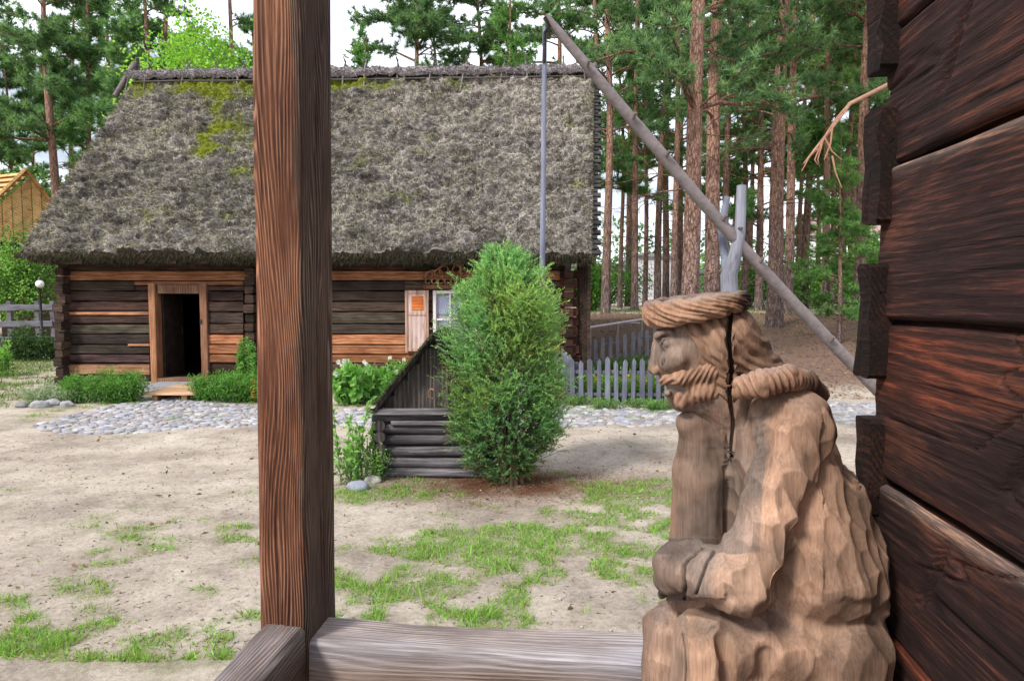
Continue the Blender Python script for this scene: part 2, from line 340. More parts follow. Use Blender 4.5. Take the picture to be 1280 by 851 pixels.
def make_ground():
    xs = np.concatenate([np.linspace(-600, -60, 10), np.linspace(-55, -14, 24), np.arange(-13.5, 9.0, .07), np.linspace(9.2, 45, 40), np.linspace(50, 600, 10)])
    ys = np.concatenate([np.linspace(-400, -10, 8), np.linspace(-8, 3, 12), np.arange(3.2, 15.5, .07), np.linspace(15.7, 45, 60), np.linspace(48, 900, 16)])
    X, Y = np.meshgrid(xs, ys); Z = ground_h(X, Y)
    V = np.stack([X, Y, Z], -1).reshape(-1, 3); nx = len(xs); ny = len(ys)
    i = np.arange(ny - 1)[:, None] * nx; j = np.arange(nx - 1)[None]
    Fq = np.stack([i + j, i + j + 1, i + j + 1 + nx, i + j + nx], -1).reshape(-1, 4)
    gw = grass_w(X, Y)
    jc = G(635, 600)
    litter = np.exp(-((X - jc[0]) / 1.1) ** 2 - ((Y - jc[1] + .1) / .55) ** 2) * (1 + fbm(np.stack([X * 5, Y * 5, 0 * X], -1), 3))
    bank = sstep(Y, 13.2, 15.5) * sstep(X, 1.0, 2.4) * (1 - sstep(Y, 24.5, 27))
    C = np.stack([gw, np.clip(litter, 0, 1), bank], -1).reshape(-1, 3)
    mb = MB(); mb.add(V, Fq, C, True)
    m, nt, b, out = newmat('sandy_ground'); L = nt.links.new
    tcn = nd(nt, 'ShaderNodeTexCoord'); at = nd(nt, 'ShaderNodeVertexColor', layer_name='Col'); sp = nd(nt, 'ShaderNodeSeparateColor'); L(at.outputs['Color'], sp.inputs[0])
    n1 = nd(nt, 'ShaderNodeTexNoise', i_Scale=.9, i_Detail=9.0, i_Roughness=.62); L(tcn.outputs['Object'], n1.inputs['Vector'])
    n2 = nd(nt, 'ShaderNodeTexNoise', i_Scale=28.0, i_Detail=8.0, i_Roughness=.75); L(tcn.outputs['Object'], n2.inputs['Vector'])
    n3 = nd(nt, 'ShaderNodeTexNoise', i_Scale=140.0, i_Detail=4.0, i_Roughness=.7); L(tcn.outputs['Object'], n3.inputs['Vector'])
    n4 = nd(nt, 'ShaderNodeTexNoise', i_Scale=3.2, i_Detail=7.0, i_Roughness=.7); L(tcn.outputs['Object'], n4.inputs['Vector'])
    sand = ramp(nt, n1.outputs['Fac'], [(.3, (.27, .225, .185)), (.5, (.47, .405, .335)), (.7, (.6, .53, .435))])
    sand = mixc(nt, mathn(nt, 'MULTIPLY', mathn(nt, 'SUBTRACT', 1.0, mathn(nt, 'SMOOTH_MIN', 1.0, mathn(nt, 'MULTIPLY', n4.outputs['Fac'], 2.0), .2)), 1.6), sand, (.2, .16, .13))
    spk = ramp(nt, n2.outputs['Fac'], [(.3, (.62, .6, .58)), (.55, (1, 1, 1)), (.75, (1.12, 1.12, 1.12))])
    sand = mixc(nt, 1.0, sand, spk, 'MULTIPLY')
    brown = ramp(nt, n2.outputs['Fac'], [(.3, (.09, .055, .04)), (.5, (.17, .11, .085)), (.72, (.27, .2, .16))])
    grn = ramp(nt, n2.outputs['Fac'], [(.3, (.1, .11, .04)), (.52, (.2, .2, .1)), (.75, (.34, .31, .19))])
    lit = ramp(nt, n2.outputs['Fac'], [(.3, (.07, .03, .02)), (.6, (.17, .085, .05)), (.8, (.24, .14, .09))])
    c = mixc(nt, sp.outputs['Blue'], sand, brown)
    c = mixc(nt, mathn(nt, 'MULTIPLY', sp.outputs['Red'], .55), c, grn); c = mixc(nt, sp.outputs['Green'], c, lit)
    L(c, b.inputs['Base Color']); b.inputs['Roughness'].default_value = .95; b.inputs['Specular IOR Level'].default_value = .1
    bh = mathn(nt, 'ADD', mathn(nt, 'MULTIPLY', n2.outputs['Fac'], 1.0), mathn(nt, 'MULTIPLY', n3.outputs['Fac'], .4))
    bp = nd(nt, 'ShaderNodeBump', i_Strength=.9, i_Distance=.03); L(bh, bp.inputs['Height']); L(bp.outputs[0], b.inputs['Normal'])
    struct(mb.build('ground', m))
make_ground()

# ------------------------------------------------------------------ grass blades, litter
LEAF = leafmat('grass_blades', .4)
def make_grass():
    rng = np.random.RandomState(3)
    N = 620000; x = rng.uniform(-8, 6, N); y = 3.6 + 9.0 * rng.rand(N) ** 1.3
    w_ = grass_w(x, y); n5 = fbm(np.stack([x * 7, y * 11, 0 * x + 3], -1), 3); keep = rng.rand(N) < np.clip((w_ - .05) * (1 + 2.0 * n5), 0, 1) ** 1.4 * .9; x = x[keep]; y = y[keep]; w_ = w_[keep]
    k = len(x); z = ground_h(x, y)
    tuft = vn(np.stack([x * 9, y * 9, x * 0], -1)) + .5
    D = sphdir(rng, k, 1.0); Ln = rng.uniform(.02, .06, k) * (.35 + .9 * w_) * (.4 + 1.3 * tuft)
    cols = colvar(rng, k, (.2, .36, .06), .3, .13); dry = rng.rand(k) < (.45 - .35 * w_); cols[dry] = colvar(rng, dry.sum(), (.3, .29, .13), .25, .07)
    mb = MB(); blades(mb, np.stack([x, y, z], 1), D, Ln, rng.uniform(.004, .008, k), cols, rng)
    stuff(mb.build('grass', LEAF), 'short green and dry yellow grass growing in patches on the sandy yard', 'grass')
    # far lawns, coarser
    N = 150000; x = np.concatenate([rng.uniform(-22, -8.5, N // 2), rng.uniform(1, 20, N // 2)]); y = np.concatenate([rng.uniform(11, 32, N // 2), rng.uniform(20, 34, N // 2)])
    w_ = grass_w(x, y); keep = rng.rand(N) < w_; x = x[keep]; y = y[keep]; k = len(x)
    mb = MB(); blades(mb, np.stack([x, y, ground_h(x, y)], 1), sphdir(rng, k, 1.0), rng.uniform(.06, .16, k), rng.uniform(.012, .025, k), colvar(rng, k, (.13, .2, .05), .3, .1), rng)
    stuff(mb.build('grass', LEAF), 'rough lawn grass at the forest edge and left of the thatched house', 'grass')
    # needles, twigs and cones dropped on the sand
    N = 9000; x = rng.uniform(-8, 7, N); y = 3.7 + 9 * rng.rand(N) ** 1.4; ln = rng.uniform(.015, .05, N)
    D = sphdir(rng, N); D[:, 2] *= .12
    C = np.stack([x, y, ground_h(x, y) + .004], 1)
    mb = MB(); blades(mb, C, D, ln, rng.uniform(.004, .009, N), colvar(rng, N, (.13, .08, .05), .4, .1), rng)
    N = 260; x = rng.uniform(-7, 5, N); y = 3.8 + 8 * rng.rand(N); C = np.stack([x, y, ground_h(x, y) + .008], 1); D = sphdir(rng, N); D[:, 2] *= .2
    leaves(mb, C, D, rng.uniform(.03, .07, N), rng.uniform(.02, .04, N), colvar(rng, N, (.16, .1, .055), .4, .1), rng)
    # under the bank and the juniper
    N = 14000; x = rng.uniform(1.5, 12, N); y = rng.uniform(13, 26, N); D = sphdir(rng, N); D[:, 2] = abs(D[:, 2]) * .4
    blades(mb, np.stack([x, y, ground_h(x, y) + .004], 1), D, rng.uniform(.05, .14, N), rng.uniform(.012, .03, N), colvar(rng, N, (.22, .14, .09), .4, .08), rng)
    jc = G(635, 600); N = 9000; x = jc[0] + rng.normal(size=N) * .75; y = jc[1] - .1 + rng.normal(size=N) * .35; D = sphdir(rng, N); D[:, 2] = abs(D[:, 2]) * .4
    blades(mb, np.stack([x, y, ground_h(x, y) + .003], 1), D, rng.uniform(.015, .04, N), .005, colvar(rng, N, (.17, .08, .045), .4, .1), rng)
    pb = MB(); N = 1500; x = rng.uniform(-7, 6, N); y = 3.7 + 8.5 * rng.rand(N) ** 1.3; z = ground_h(x, y)
    oc = np.array([(1, 0, 0), (0, 1, 0), (-1, 0, 0), (0, -1, 0), (.1, .1, .7), (0, 0, -.5)]); fc = np.array([(0, 1, 4), (1, 2, 4), (2, 3, 4), (3, 0, 4), (1, 0, 5), (2, 1, 5), (3, 2, 5), (0, 3, 5)])
    rr = rng.uniform(.004, .016, (N, 1, 1)) * rng.uniform(.7, 1.3, (N, 6, 3)); V = oc[None] * rr + np.stack([x, y, z + .004], 1)[:, None]
    pb.add(V.reshape(-1, 3), (fc[None] + np.arange(N)[:, None, None] * 6).reshape(-1, 3), np.repeat(colvar(rng, N, (.3, .27, .25), .4, .04), 6, 0), True)
    stuff(pb.build('pebbles', plain('pebble_stone', (1, 1, 1), .9)), 'tiny pebbles and grit scattered over the sandy yard', 'pebbles')
    stuff(mb.build('needle_litter', LEAF), 'fallen needles, twigs and dead leaves strewn over the yard', 'litter')
make_grass()

# ------------------------------------------------------------------ cobbled path
def pip(x, y, poly):
    c = np.zeros(len(x), bool); n = len(poly)
    for i in range(n):
        x0, y0 = poly[i]; x1, y1 = poly[(i + 1) % n]
        t = ((y0 > y) != (y1 > y)) & (x < (x1 - x0) * (y - y0) / (y1 - y0 + 1e-9) + x0); c ^= t
    return c
def make_path():
    pp = [(42, 533), (75, 542), (140, 541), (200, 537), (320, 531), (560, 534), (840, 530), (1110, 531), (1110, 504), (835, 507), (700, 508), (420, 511), (320, 507), (262, 502), (250, 497), (170, 499), (125, 509), (80, 520)]
    poly = [tuple(G(a, b)[:2]) for a, b in pp]
    rng = np.random.RandomState(5); s = .165
    s = .125; xs, ys = np.meshgrid(np.arange(-9, 8, s), np.arange(9.5, 15, s * .87)); xs[::2] += s / 2
    x = (xs + rng.uniform(-.045, .045, xs.shape)).ravel(); y = (ys + rng.uniform(-.045, .045, ys.shape)).ravel()
    jx = .12 * vn(np.stack([x * 2, y * 2, 0 * x], -1)); k = pip(x, y + jx * 1.5, poly); x = x[k]; y = y[k]
    mb = MB(); K = 9; th = np.arange(K) * 2 * math.pi / K
    for a, b in zip(x, y):
        r = rng.uniform(.045, .085); el = rng.uniform(.75, 1.25); ro = rng.rand() * 3.14; hh = rng.uniform(.008, .026)
        z0 = float(ground_h(a, b)); rr = r * (1 + .22 * rng.normal(size=K).clip(-1.2, 1.2))
        px = rr * np.cos(th) * el; py = rr * np.sin(th) / el; cx = px * math.cos(ro) - py * math.sin(ro); cy = px * math.sin(ro) + py * math.cos(ro)
        V = [np.stack([a + cx * q, b + cy * q, np.full(K, z0 + zz)], 1) for q, zz in ((1, -.02), (.97, hh * .55), (.68, hh * .95))]
        V = np.vstack(V + [np.array([[a, b, z0 + hh * 1.05]])])
        i = np.arange(K); j = (i + 1) % K
        base = rng.choice(4, p=[.45, .25, .15, .15]); col = np.array([(.4, .395, .41), (.33, .33, .38), (.42, .36, .35), (.5, .49, .48)][base]) * rng.uniform(.5, 1.0)
        mb.add(V, np.vstack([np.stack([i, j, j + K, i + K], 1), np.stack([i + K, j + K, j + 2 * K, i + 2 * K], 1)]), col, True)
        mb.add(V[2 * K:], np.stack([i, j, np.full(K, K)], 1), col, True)
    struct(mb.build('path', plain('cobble_stone', (1, 1, 1), .85, 0, .22, 22, .5)))
make_path()

# ------------------------------------------------------------------ loose stones
def stone(px, py, r, label, col=(.32, .32, .33)):
    rng = np.random.RandomState(int(px)); import bmesh
    bm = bmesh.new(); bmesh.ops.create_icosphere(bm, subdivisions=3, radius=1)
    V = np.array([v.co for v in bm.verts]); Fq = np.array([[v.index for v in f.verts] for f in bm.faces]); bm.free()
    V = V * (1 + .5 * fbm(V * 1.3 + px, 3)[:, None]) * np.array([1.2, .9, .7]) * r
    g = G(px, py); g[2] = float(ground_h(g[0], g[1])); mb = MB(); mb.add(V + g + [0, 0, r * .3], Fq, col, True)
    tag(mb.build('stone', M['stone'], loc=tuple(g)), label, 'stone', 'loose stones in the yard')
M['stone'] = plain('field_stone', (1, 1, 1), .9, 0, .3, 14, .6)
stone(50, 510, .13, 'pale stone leftmost at the edge of the flower bed by the path')
stone(66, 507, .12, 'second pale stone from the left in front of the silvery plant')
stone(84, 508, .1, 'round stone between the silvery plant and the green bush')
stone(448, 611, .09, 'blue-grey stone at the foot of the thin sapling', (.25, .26, .32))
stone(466, 602, .08, 'flat pale stone between the sapling and the black log well', (.42, .4, .36))
stone(27, 509, .09, 'small dark stone in the grass left of the cobbled path', (.2, .2, .19))

# ================================================================== THATCHED HOUSE
HY = 15.0; HRZ = R(-2)
house = thing('log_house', 'long dark log house with a mossy thatched roof and an open doorway', 'house', (0, HY, 0), HRZ)
ch, sh = math.cos(HRZ), math.sin(HRZ)
def H(px, py, v):
    """photo pixel -> house coordinates (u, v, z) on the vertical plane at depth v"""
    d = ray(px, py); c = CAM - np.array([0, HY, 0])
    lu = lambda q: np.array([q[0] * ch + q[1] * sh, -q[0] * sh + q[1] * ch, q[2]])
    c = lu(c); d = lu(d); return c + d * ((v - c[1]) / d[1])
def hb(name, mb, m, parent=house): return mb.build(name, m, parent, local=True)
def hbox(mb, x0, y0, x1, y1, v, dep, bev=.01, col=(1, 1, 1), n=6, jit=.004):
    """beam seen at photo rectangle x0..x1, y0..y1 with its face at depth v"""
    a = H(x0, (y0 + y1) / 2, v); b = H(x1, (y0 + y1) / 2, v); hh = H(x0, y0, v)[2] - H(x0, y1, v)[2]
    zc = (H((x0 + x1) / 2, y0, v)[2] + H((x0 + x1) / 2, y1, v)[2]) / 2
    beam(mb, (a[0], v + dep / 2, zc), (b[0], v + dep / 2, zc), dep, hh, bev, n, jit, col)
def hpost(mb, x0, y0, x1, y1, v, dep, bev=.01, col=(1, 1, 1), n=6, jit=.004):
    a = H(x0, y0, v); b = H(x1, y1, v)
    beam(mb, ((a[0] + b[0]) / 2, v + dep / 2, b[2]), ((a[0] + b[0]) / 2, v + dep / 2, a[2]), b[0] - a[0], dep, bev, n, jit, col, up=(0, 1, 0))
rng = np.random.RandomState(11)
# front wall as courses of logs, cut round the door and the window
rows = [(325, 338), (338, 351), (351, 364), (364, 377), (377, 390), (390, 405), (405, 418), (418, 431), (431, 443), (443, 454), (454, 468), (468, 480)]
wall = MB(); rep = []
def seg(x0, x1, y0, y1, r, newc=None):
    tint = rng.uniform(.55, 1.35); ir = rng.uniform(-.02, .015)
    col = np.array([1, 1, 1]) * tint * (1 + .08 * rng.normal(size=3))
    if newc is not None:
        q = MB(); hbox(q, x0, y0 + .6, x1, y1 - .6, -.02 + ir, .2, .02, newc, 12, .006); rep.append(q)
    else: hbox(wall, x0, y0 + .5, x1, y1 - .7, ir, .18, .02, col, 16, .012)
O = lambda a: (a, a * .95, a * .9)
for r, (y0, y1) in enumerate(rows):
    spans = [(72, 187), (258, 508), (508, 541), (584, 706)] if r >= 3 else [(72, 506), (506, 706)]
    for (x0, x1) in spans:
        if (x0, x1) == (508, 541): x1 = 541
        if r in (3, 4, 5, 6, 7, 8) and x0 == 508: x1 = 541
        nc = None
        if r == 1: nc = O(.75)
        if r == 2 and x0 == 72:
            seg(72, 168, y0, y1, r); seg(168, 304, y0, y0 + 6, r, O(.7)); seg(168, 304, y0 + 6, y1, r); seg(304, 506, y0, y1, r); continue
        if x0 == 258:
            if r == 2: nc = None
            if r in (7, 8, 9): nc = O([1.1, .8, .6][r - 7])
        if x0 == 508 and r in (7, 8, 9): nc = O([1.1, .8, .6][r - 7])
        if x0 == 584 and r in (8,): nc = O(.5)
        if x0 == 258 and r >= 3:
            seg(258, 304, y0, y1, r, nc); seg(321, 508, y0, y1, r, nc if r != 9 else O(.6)); continue
        seg(x0, x1, y0, y1, r, nc)
    if r >= 9: seg(541, 584, y0, y1, r, O(.6) if r == 9 else None)
hb('wall', wall, M['log'])
for q in rep: hb('repair_log', q, M['newlog'])
q = MB(); hbox(q, 80, 390, 186, 393.5, -.05, .1, .005, (1.25, 1.3, 1.35), 10, .003); hb('repair_log', q, M['newlog'])
q = MB(); hbox(q, 160, 430, 187, 432.5, -.05, .1, .005, (1., 1., 1.), 6, .003); hb('repair_log', q, M['newlog'])
q = MB(); hbox(q, 84, 456, 187, 468, -.035, .1, .01, (.75, .85, .95), 12, .01); hb('repair_log', q, M['newlog'])
# back and end walls, floor (so the doorway opens on a dark room)
uL = H(72, 400, 0)[0]; uR = H(706, 400, 0)[0]; DEP = 7.2; ZT = 2.75
bw = MB()
for (a, b) in (((uL + .09, .1), (uL + .09, DEP)), ((uR - .09, .1), (uR - .09, DEP)), ((uL, DEP), (uR, DEP)), ((-5.2, .2), (-5.2, DEP)), ((-7.3, 2.6), (-5.2, 2.6))):
    z = 0.12
    while z < ZT:
        hh = .24; beam(bw, (*a, z + hh / 2), (*b, z + hh / 2), .18, hh + .02, .004, 8, .006, O(rng.uniform(.6, 1.2))); z += hh
hb('wall', bw, M['log'])
q = MB(); box(q, (uL + .2, .2, -.1), (uR - .2, DEP - .1, .14), (.3, .3, .3)); box(q, (uL + .2, .2, ZT + .02), (uR - .2, DEP - .1, ZT + .1), (.3, .3, .3)); hb('floor', q, M['log'])
q = MB(); hbox(q, 66, 478, 720, 487, -.03, .3, .02, (1, 1, 1), 30, .02); hb('foundation', q, plain('foundation_stone', (.22, .22, .22), .9, 0, .35, 9, .5))
# log ends of corners
def corner(px, y0, y1, wpx, proj, dep=.2, red=False):
    c = MB(); y = y0; k = 0
    while y < y1:
        hpx = rng.uniform(10, 13); e = rng.uniform(-.03, .05) + (0 if k % 2 else .05)
        u = H(px, y, -proj)[0]; a = H(px, y, -proj - e); b = H(px, y + hpx - 1.5, -proj - e)
        ww = wpx / F * 14.8 * rng.uniform(.85, 1.1)
        col = np.array((.75, .5, .45) if red else (.9, .85, .8)) * rng.uniform(.5, 1.5)
        beam(c, (u, -proj - e, (a[2] + b[2]) / 2), (u, .3, (a[2] + b[2]) / 2), ww, a[2] - b[2], .02, 4, .01, col)
        y += hpx; k += 1
    return c
hb('log_end', corner(75, 335, 482, 11, .22), M['log']); hb('log_end', corner(312, 335, 470, 12, .18), M['log'])
hb('log_end', corner(711, 338, 490, 12, .25, red=True), M['log'])
c = MB()   # side logs of the right corner poking out
y = 338
while y < 470:
    a = H(700, y, -.08); b = H(700, y + 11, -.08); beam(c, (a[0], -.05 + rng.uniform(-.03, .03), (a[2] + b[2]) / 2), (H(722, y, 0)[0] + rng.uniform(-.05, .08), -.05, (a[2] + b[2]) / 2), .16, (a[2] - b[2]) * .93, .02, 4, .01, np.array((1.1, .6, .5)) * rng.uniform(.5, 1.6)); y += 11.7
hb('log_end', c, M['log'])
c = MB(); 
for k in range(5):
    u = H(723 + k * 3.2, 400, -.1)[0]; beam(c, (u, .0 - k * .03, .1), (u, .0 - k * .03, 2.9), .07, .03, .005, 5, .004, O(rng.uniform(.4, .9)), up=(0, 1, 0))
hb('corner_boards', c, M['log'])
# doorway
q = MB(); hpost(q, 184.5, 354, 197, 480, -.07, .28, .01, (1.15, 1.05, .95)); hb('door_post', q, M['frame'])
q = MB(); hpost(q, 248.5, 354, 261, 480, -.07, .28, .01, (.75, .72, .75)); hb('door_post', q, M['frame'])
q = MB(); hbox(q, 197, 356, 248.5, 367, -.05, .24, .01, (.6, .65, .7)); hb('lintel', q, M['frame'])
q = MB(); hbox(q, 197, 473, 248.5, 480, -.09, .35, .01, (.6, .68, .8)); hb('threshold', q, M['frame'])
q = MB(); a = H(201, 368, .15); b = H(201, 474, .15); beam(q, (a[0] + .02, .6, b[2]), (a[0] + .02, .6, a[2]), .05, .85, .005, 4, .002, (.5, .5, .5), up=(0, 1, 0)); dl = hb('door', q, M['log'])
q = MB(); tube(q, [(a[0] + .07, .85, 1.05), (a[0] + .1, .85, 1.1), (a[0] + .1, .85, 1.2), (a[0] + .07, .85, 1.25)], .008, 6); hb('handle', q, plain('dark_iron', (.05, .05, .05), .5, .8), dl)
q = MB(); u = H(251, 400, -.08)[0]; zz = H(251, 402, -.08)[2]; box(q, (u - .02, -.085, zz - .05), (u + .02, -.072, zz + .05)); tube(q, [(u, -.085, zz), (u, -.11, zz), (u + .02, -.12, zz)], .008, 6); hb('latch', q, bpy.data.materials['dark_iron'])
# window with shutters and carved crown
M['shutter'] = wood('shutter_boards', (.25, .14, .1), (.42, .31, .26), (.55, .45, .4), 'Z', 60, .05, .4, .005, knots=.2)
WHITE = plain('aged_white_paint', (.55, .5, .5), .6, 0, .15, 20)
win = hb('window', (lambda q: (hpost(q, 541, 363, 545.5, 443, -.04, .1, .006), hpost(q, 579.5, 363, 584, 443, -.04, .1, .006), hbox(q, 545.5, 363, 579.5, 367, -.04, .1, .006), hbox(q, 545.5, 438, 579.5, 443, -.04, .12, .006), hpost(q, 561.5, 367, 564, 438, -.02, .06, .004), hbox(q, 545.5, 398, 561.5, 400.5, -.02, .06, .004), hbox(q, 564, 398, 579.5, 400.5, -.02, .06, .004), q)[-1])(MB()), WHITE)
q = MB(); a = H(545.5, 367, .03); b = H(579.5, 438, .03); box(q, (a[0], .03, b[2]), (b[0], .034, a[2]))
gm, gnt, gb, go = newmat('window_glass'); gb.inputs['Base Color'].default_value = (.9, .93, 1, 1); gb.inputs['Roughness'].default_value = .05; gb.inputs['Transmission Weight'].default_value = .9; gb.inputs['IOR'].default_value = 1.45
hb('pane', q, gm, win)
q = MB(); a = H(546, 371, .14); b = H(560, 438, .14)
for s0, s1, z0, z1 in ((a[0] + .03, a[0] + .3, b[2] + .0, a[2] - .42), (a[0], a[0] + .28, a[2] - .38, a[2] + .02), (a[0] + .33, a[0] + .56, b[2], a[2] - .1)):
    n = 24; uu = np.linspace(s0, s1, n); V = np.array([(u_, .14 + .018 * math.sin(u_ * 90), z) for z in (z0, z1) for u_ in uu]); i = np.arange(n - 1); q.add(V, np.stack([i, i + 1, i + 1 + n, i + n], 1), (1, 1, 1), True)
hb('curtain', q, plain('blue_white_curtain', (.5, .55, .85), .9, 0, .35, 25), win)
def shutter(x0, x1, top, bot, ang=0):
    q = MB(); hbox(q, x0 + 1, top + 1, x1 - 1, bot - 1, -.09, .03, .004, (.95, .95, 1.0), 4, .001)
    hpost(q, x0, top, x0 + 4, bot, -.11, .05, .004, (.75, .62, .55)); hpost(q, x1 - 4, top, x1, bot, -.11, .05, .004, (.75, .62, .55))
    for yy in (top, top + 27, bot - 5): hbox(q, x0 + 4, yy, x1 - 4, yy + 4, -.108, .046, .004, (.85, .75, .7), 4, .001)
    s = hb('shutter', q, M['shutter'])
    q = MB(); hbox(q, x0 + 9, top + 7, x1 - 7, top + 25, -.1, .012, .003, (1.3, .8, .4), 4, .001); hb('stained_panel', q, M['newlog'], s)
shutter(506, 536, 363, 440); shutter(588, 618, 363, 440)
# pierced crown board over the window: scrolls between two rails
q = MB(); hbox(q, 529, 356, 597, 361, -.12, .04, .005, (.5, .45, .42), 4, .001); hbox(q, 531, 347, 595, 349, -.115, .03, .003, (.5, .45, .42), 4, .001)
cl = np.array((1.0, .95, .9))
def scroll(cx, cy, r, t0, t1, turns=1.0, rp=.9):
    pts = []
    for t in np.linspace(0, 1, 14):
        a = t0 + (t1 - t0) * t; rr = r * (1 - .55 * t); pts.append(H(cx + rr * math.cos(a), cy - rr * math.sin(a), -.1))
    tube(q, pts, rp * .0175, 5, cl)
for sx in (-1, 1):
    X0 = 563
    for cx, cy, r in ((28, 352, 4.6), (20, 352, 4.6), (12, 352, 4.6), (4, 352, 4.6)):
        scroll(X0 + sx * cx, cy, r, 0, 2 * math.pi * .95)
    scroll(X0 + sx * 26, 344, 6, math.pi / 2 - sx * 2.2, math.pi / 2 + sx * 3); scroll(X0 + sx * 16, 342, 7, math.pi / 2 + sx * 2.6, math.pi / 2 - sx * 2.6)
    scroll(X0 + sx * 7, 338, 7, math.pi / 2 - sx * 2.2, math.pi / 2 + sx * 3.2); scroll(X0 + sx * 33, 346, 4, 0, 5.5)
    pts = [H(X0 + sx * a, b, -.1) for a, b in ((33, 345), (26, 339), (18, 338), (10, 331), (0, 328))]; tube(q, pts, .02, 5, cl)
hb('window_crown', q, M['frame'])
# beam ends and plate under the thatch
q = MB()
for k in range(17):
    u = uL + .3 + k * (uR - uL - .5) / 16; beam(q, (u, -.62, 2.74), (u, .5, 2.74), .13, .14, .015, 4, .006, O(rng.uniform(.6, 1.1)))
hb('rafter_end', q, M['log'])
q = MB(); beam(q, (uL - .5, -.5, 2.86), (uR + .5, -.5, 2.86), .12, .1, .01, 20, .008, O(.7), wave=.01); beam(q, (H(66, 330, -.3)[0], -.3, 2.72), (H(120, 330, -.3)[0], -.3, 2.72), .1, .07, .01, 5, .003, (2.6, 2.2, 2)); hb('eave_plate', q, M['log'])
# ---- thatch
EV = -.72; RV = 3.62
eL = H(27, 313, EV); eR = H(738, 315, EV); rL = H(170, 100, RV); rR = H(741, 93, RV)
def roof_pt(s, t):
    """s along the eave 0..1, t up the slope 0..1 -> centre plane"""
    a = eL + (eR - eL) * s[..., None]; b = rL + (rR - rL) * s[..., None]; return a + (b - a) * t[..., None]
rn = nrm(np.cross(eR - eL, rL - eL)); rn = rn if rn[2] > 0 else -rn
def thatch_disp(p):
    q = p * np.array([1, 1, 1])
    rag = fbm(q * np.array([2.2, 2.6, 4.5]), 4) * .17 + np.abs(fbm(q * np.array([4, 6, 11]) + 40, 3)) * .3
    return rag + .03 * fbm(q * 22, 2)
def moss_w(s, t, p):
    n = fbm(p * np.array([1.4, 2.2, 2.2]) + 3, 4)
    m_ = .75 * np.exp(-((s - .27) / .3) ** 2) * sstep(t, .72, .97) + .95 * np.exp(-((s - .235 + .06 * (t - .6)) / .02) ** 2 - ((t - .6) / .24) ** 2) + .55 * np.exp(-((s - .31) / .06) ** 2 - ((t - .6) / .2) ** 2) + .8 * np.exp(-((s - .45) / .07) ** 2) * sstep(t, .8, .93) + .45 * sstep(t, .88, .97)
    return np.clip((m_ + n * 1.5 - .5) * 1.7, 0, 1)
def thatch_col(s, t, p):
    n = fbm(p * 1.1 + 9, 4); n2 = fbm(p * np.array([5, 5, 9]), 3)
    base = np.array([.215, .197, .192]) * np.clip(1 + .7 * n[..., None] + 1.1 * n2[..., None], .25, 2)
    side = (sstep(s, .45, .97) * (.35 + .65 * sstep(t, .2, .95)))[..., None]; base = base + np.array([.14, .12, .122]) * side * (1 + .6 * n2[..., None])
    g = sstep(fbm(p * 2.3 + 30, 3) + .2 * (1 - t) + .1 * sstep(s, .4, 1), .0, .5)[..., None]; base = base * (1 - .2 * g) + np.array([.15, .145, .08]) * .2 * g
    mo = moss_w(s, t, p)[..., None]; return np.clip(base * (1 - mo) + np.array([.17, .2, .025]) * mo, .01, .9)
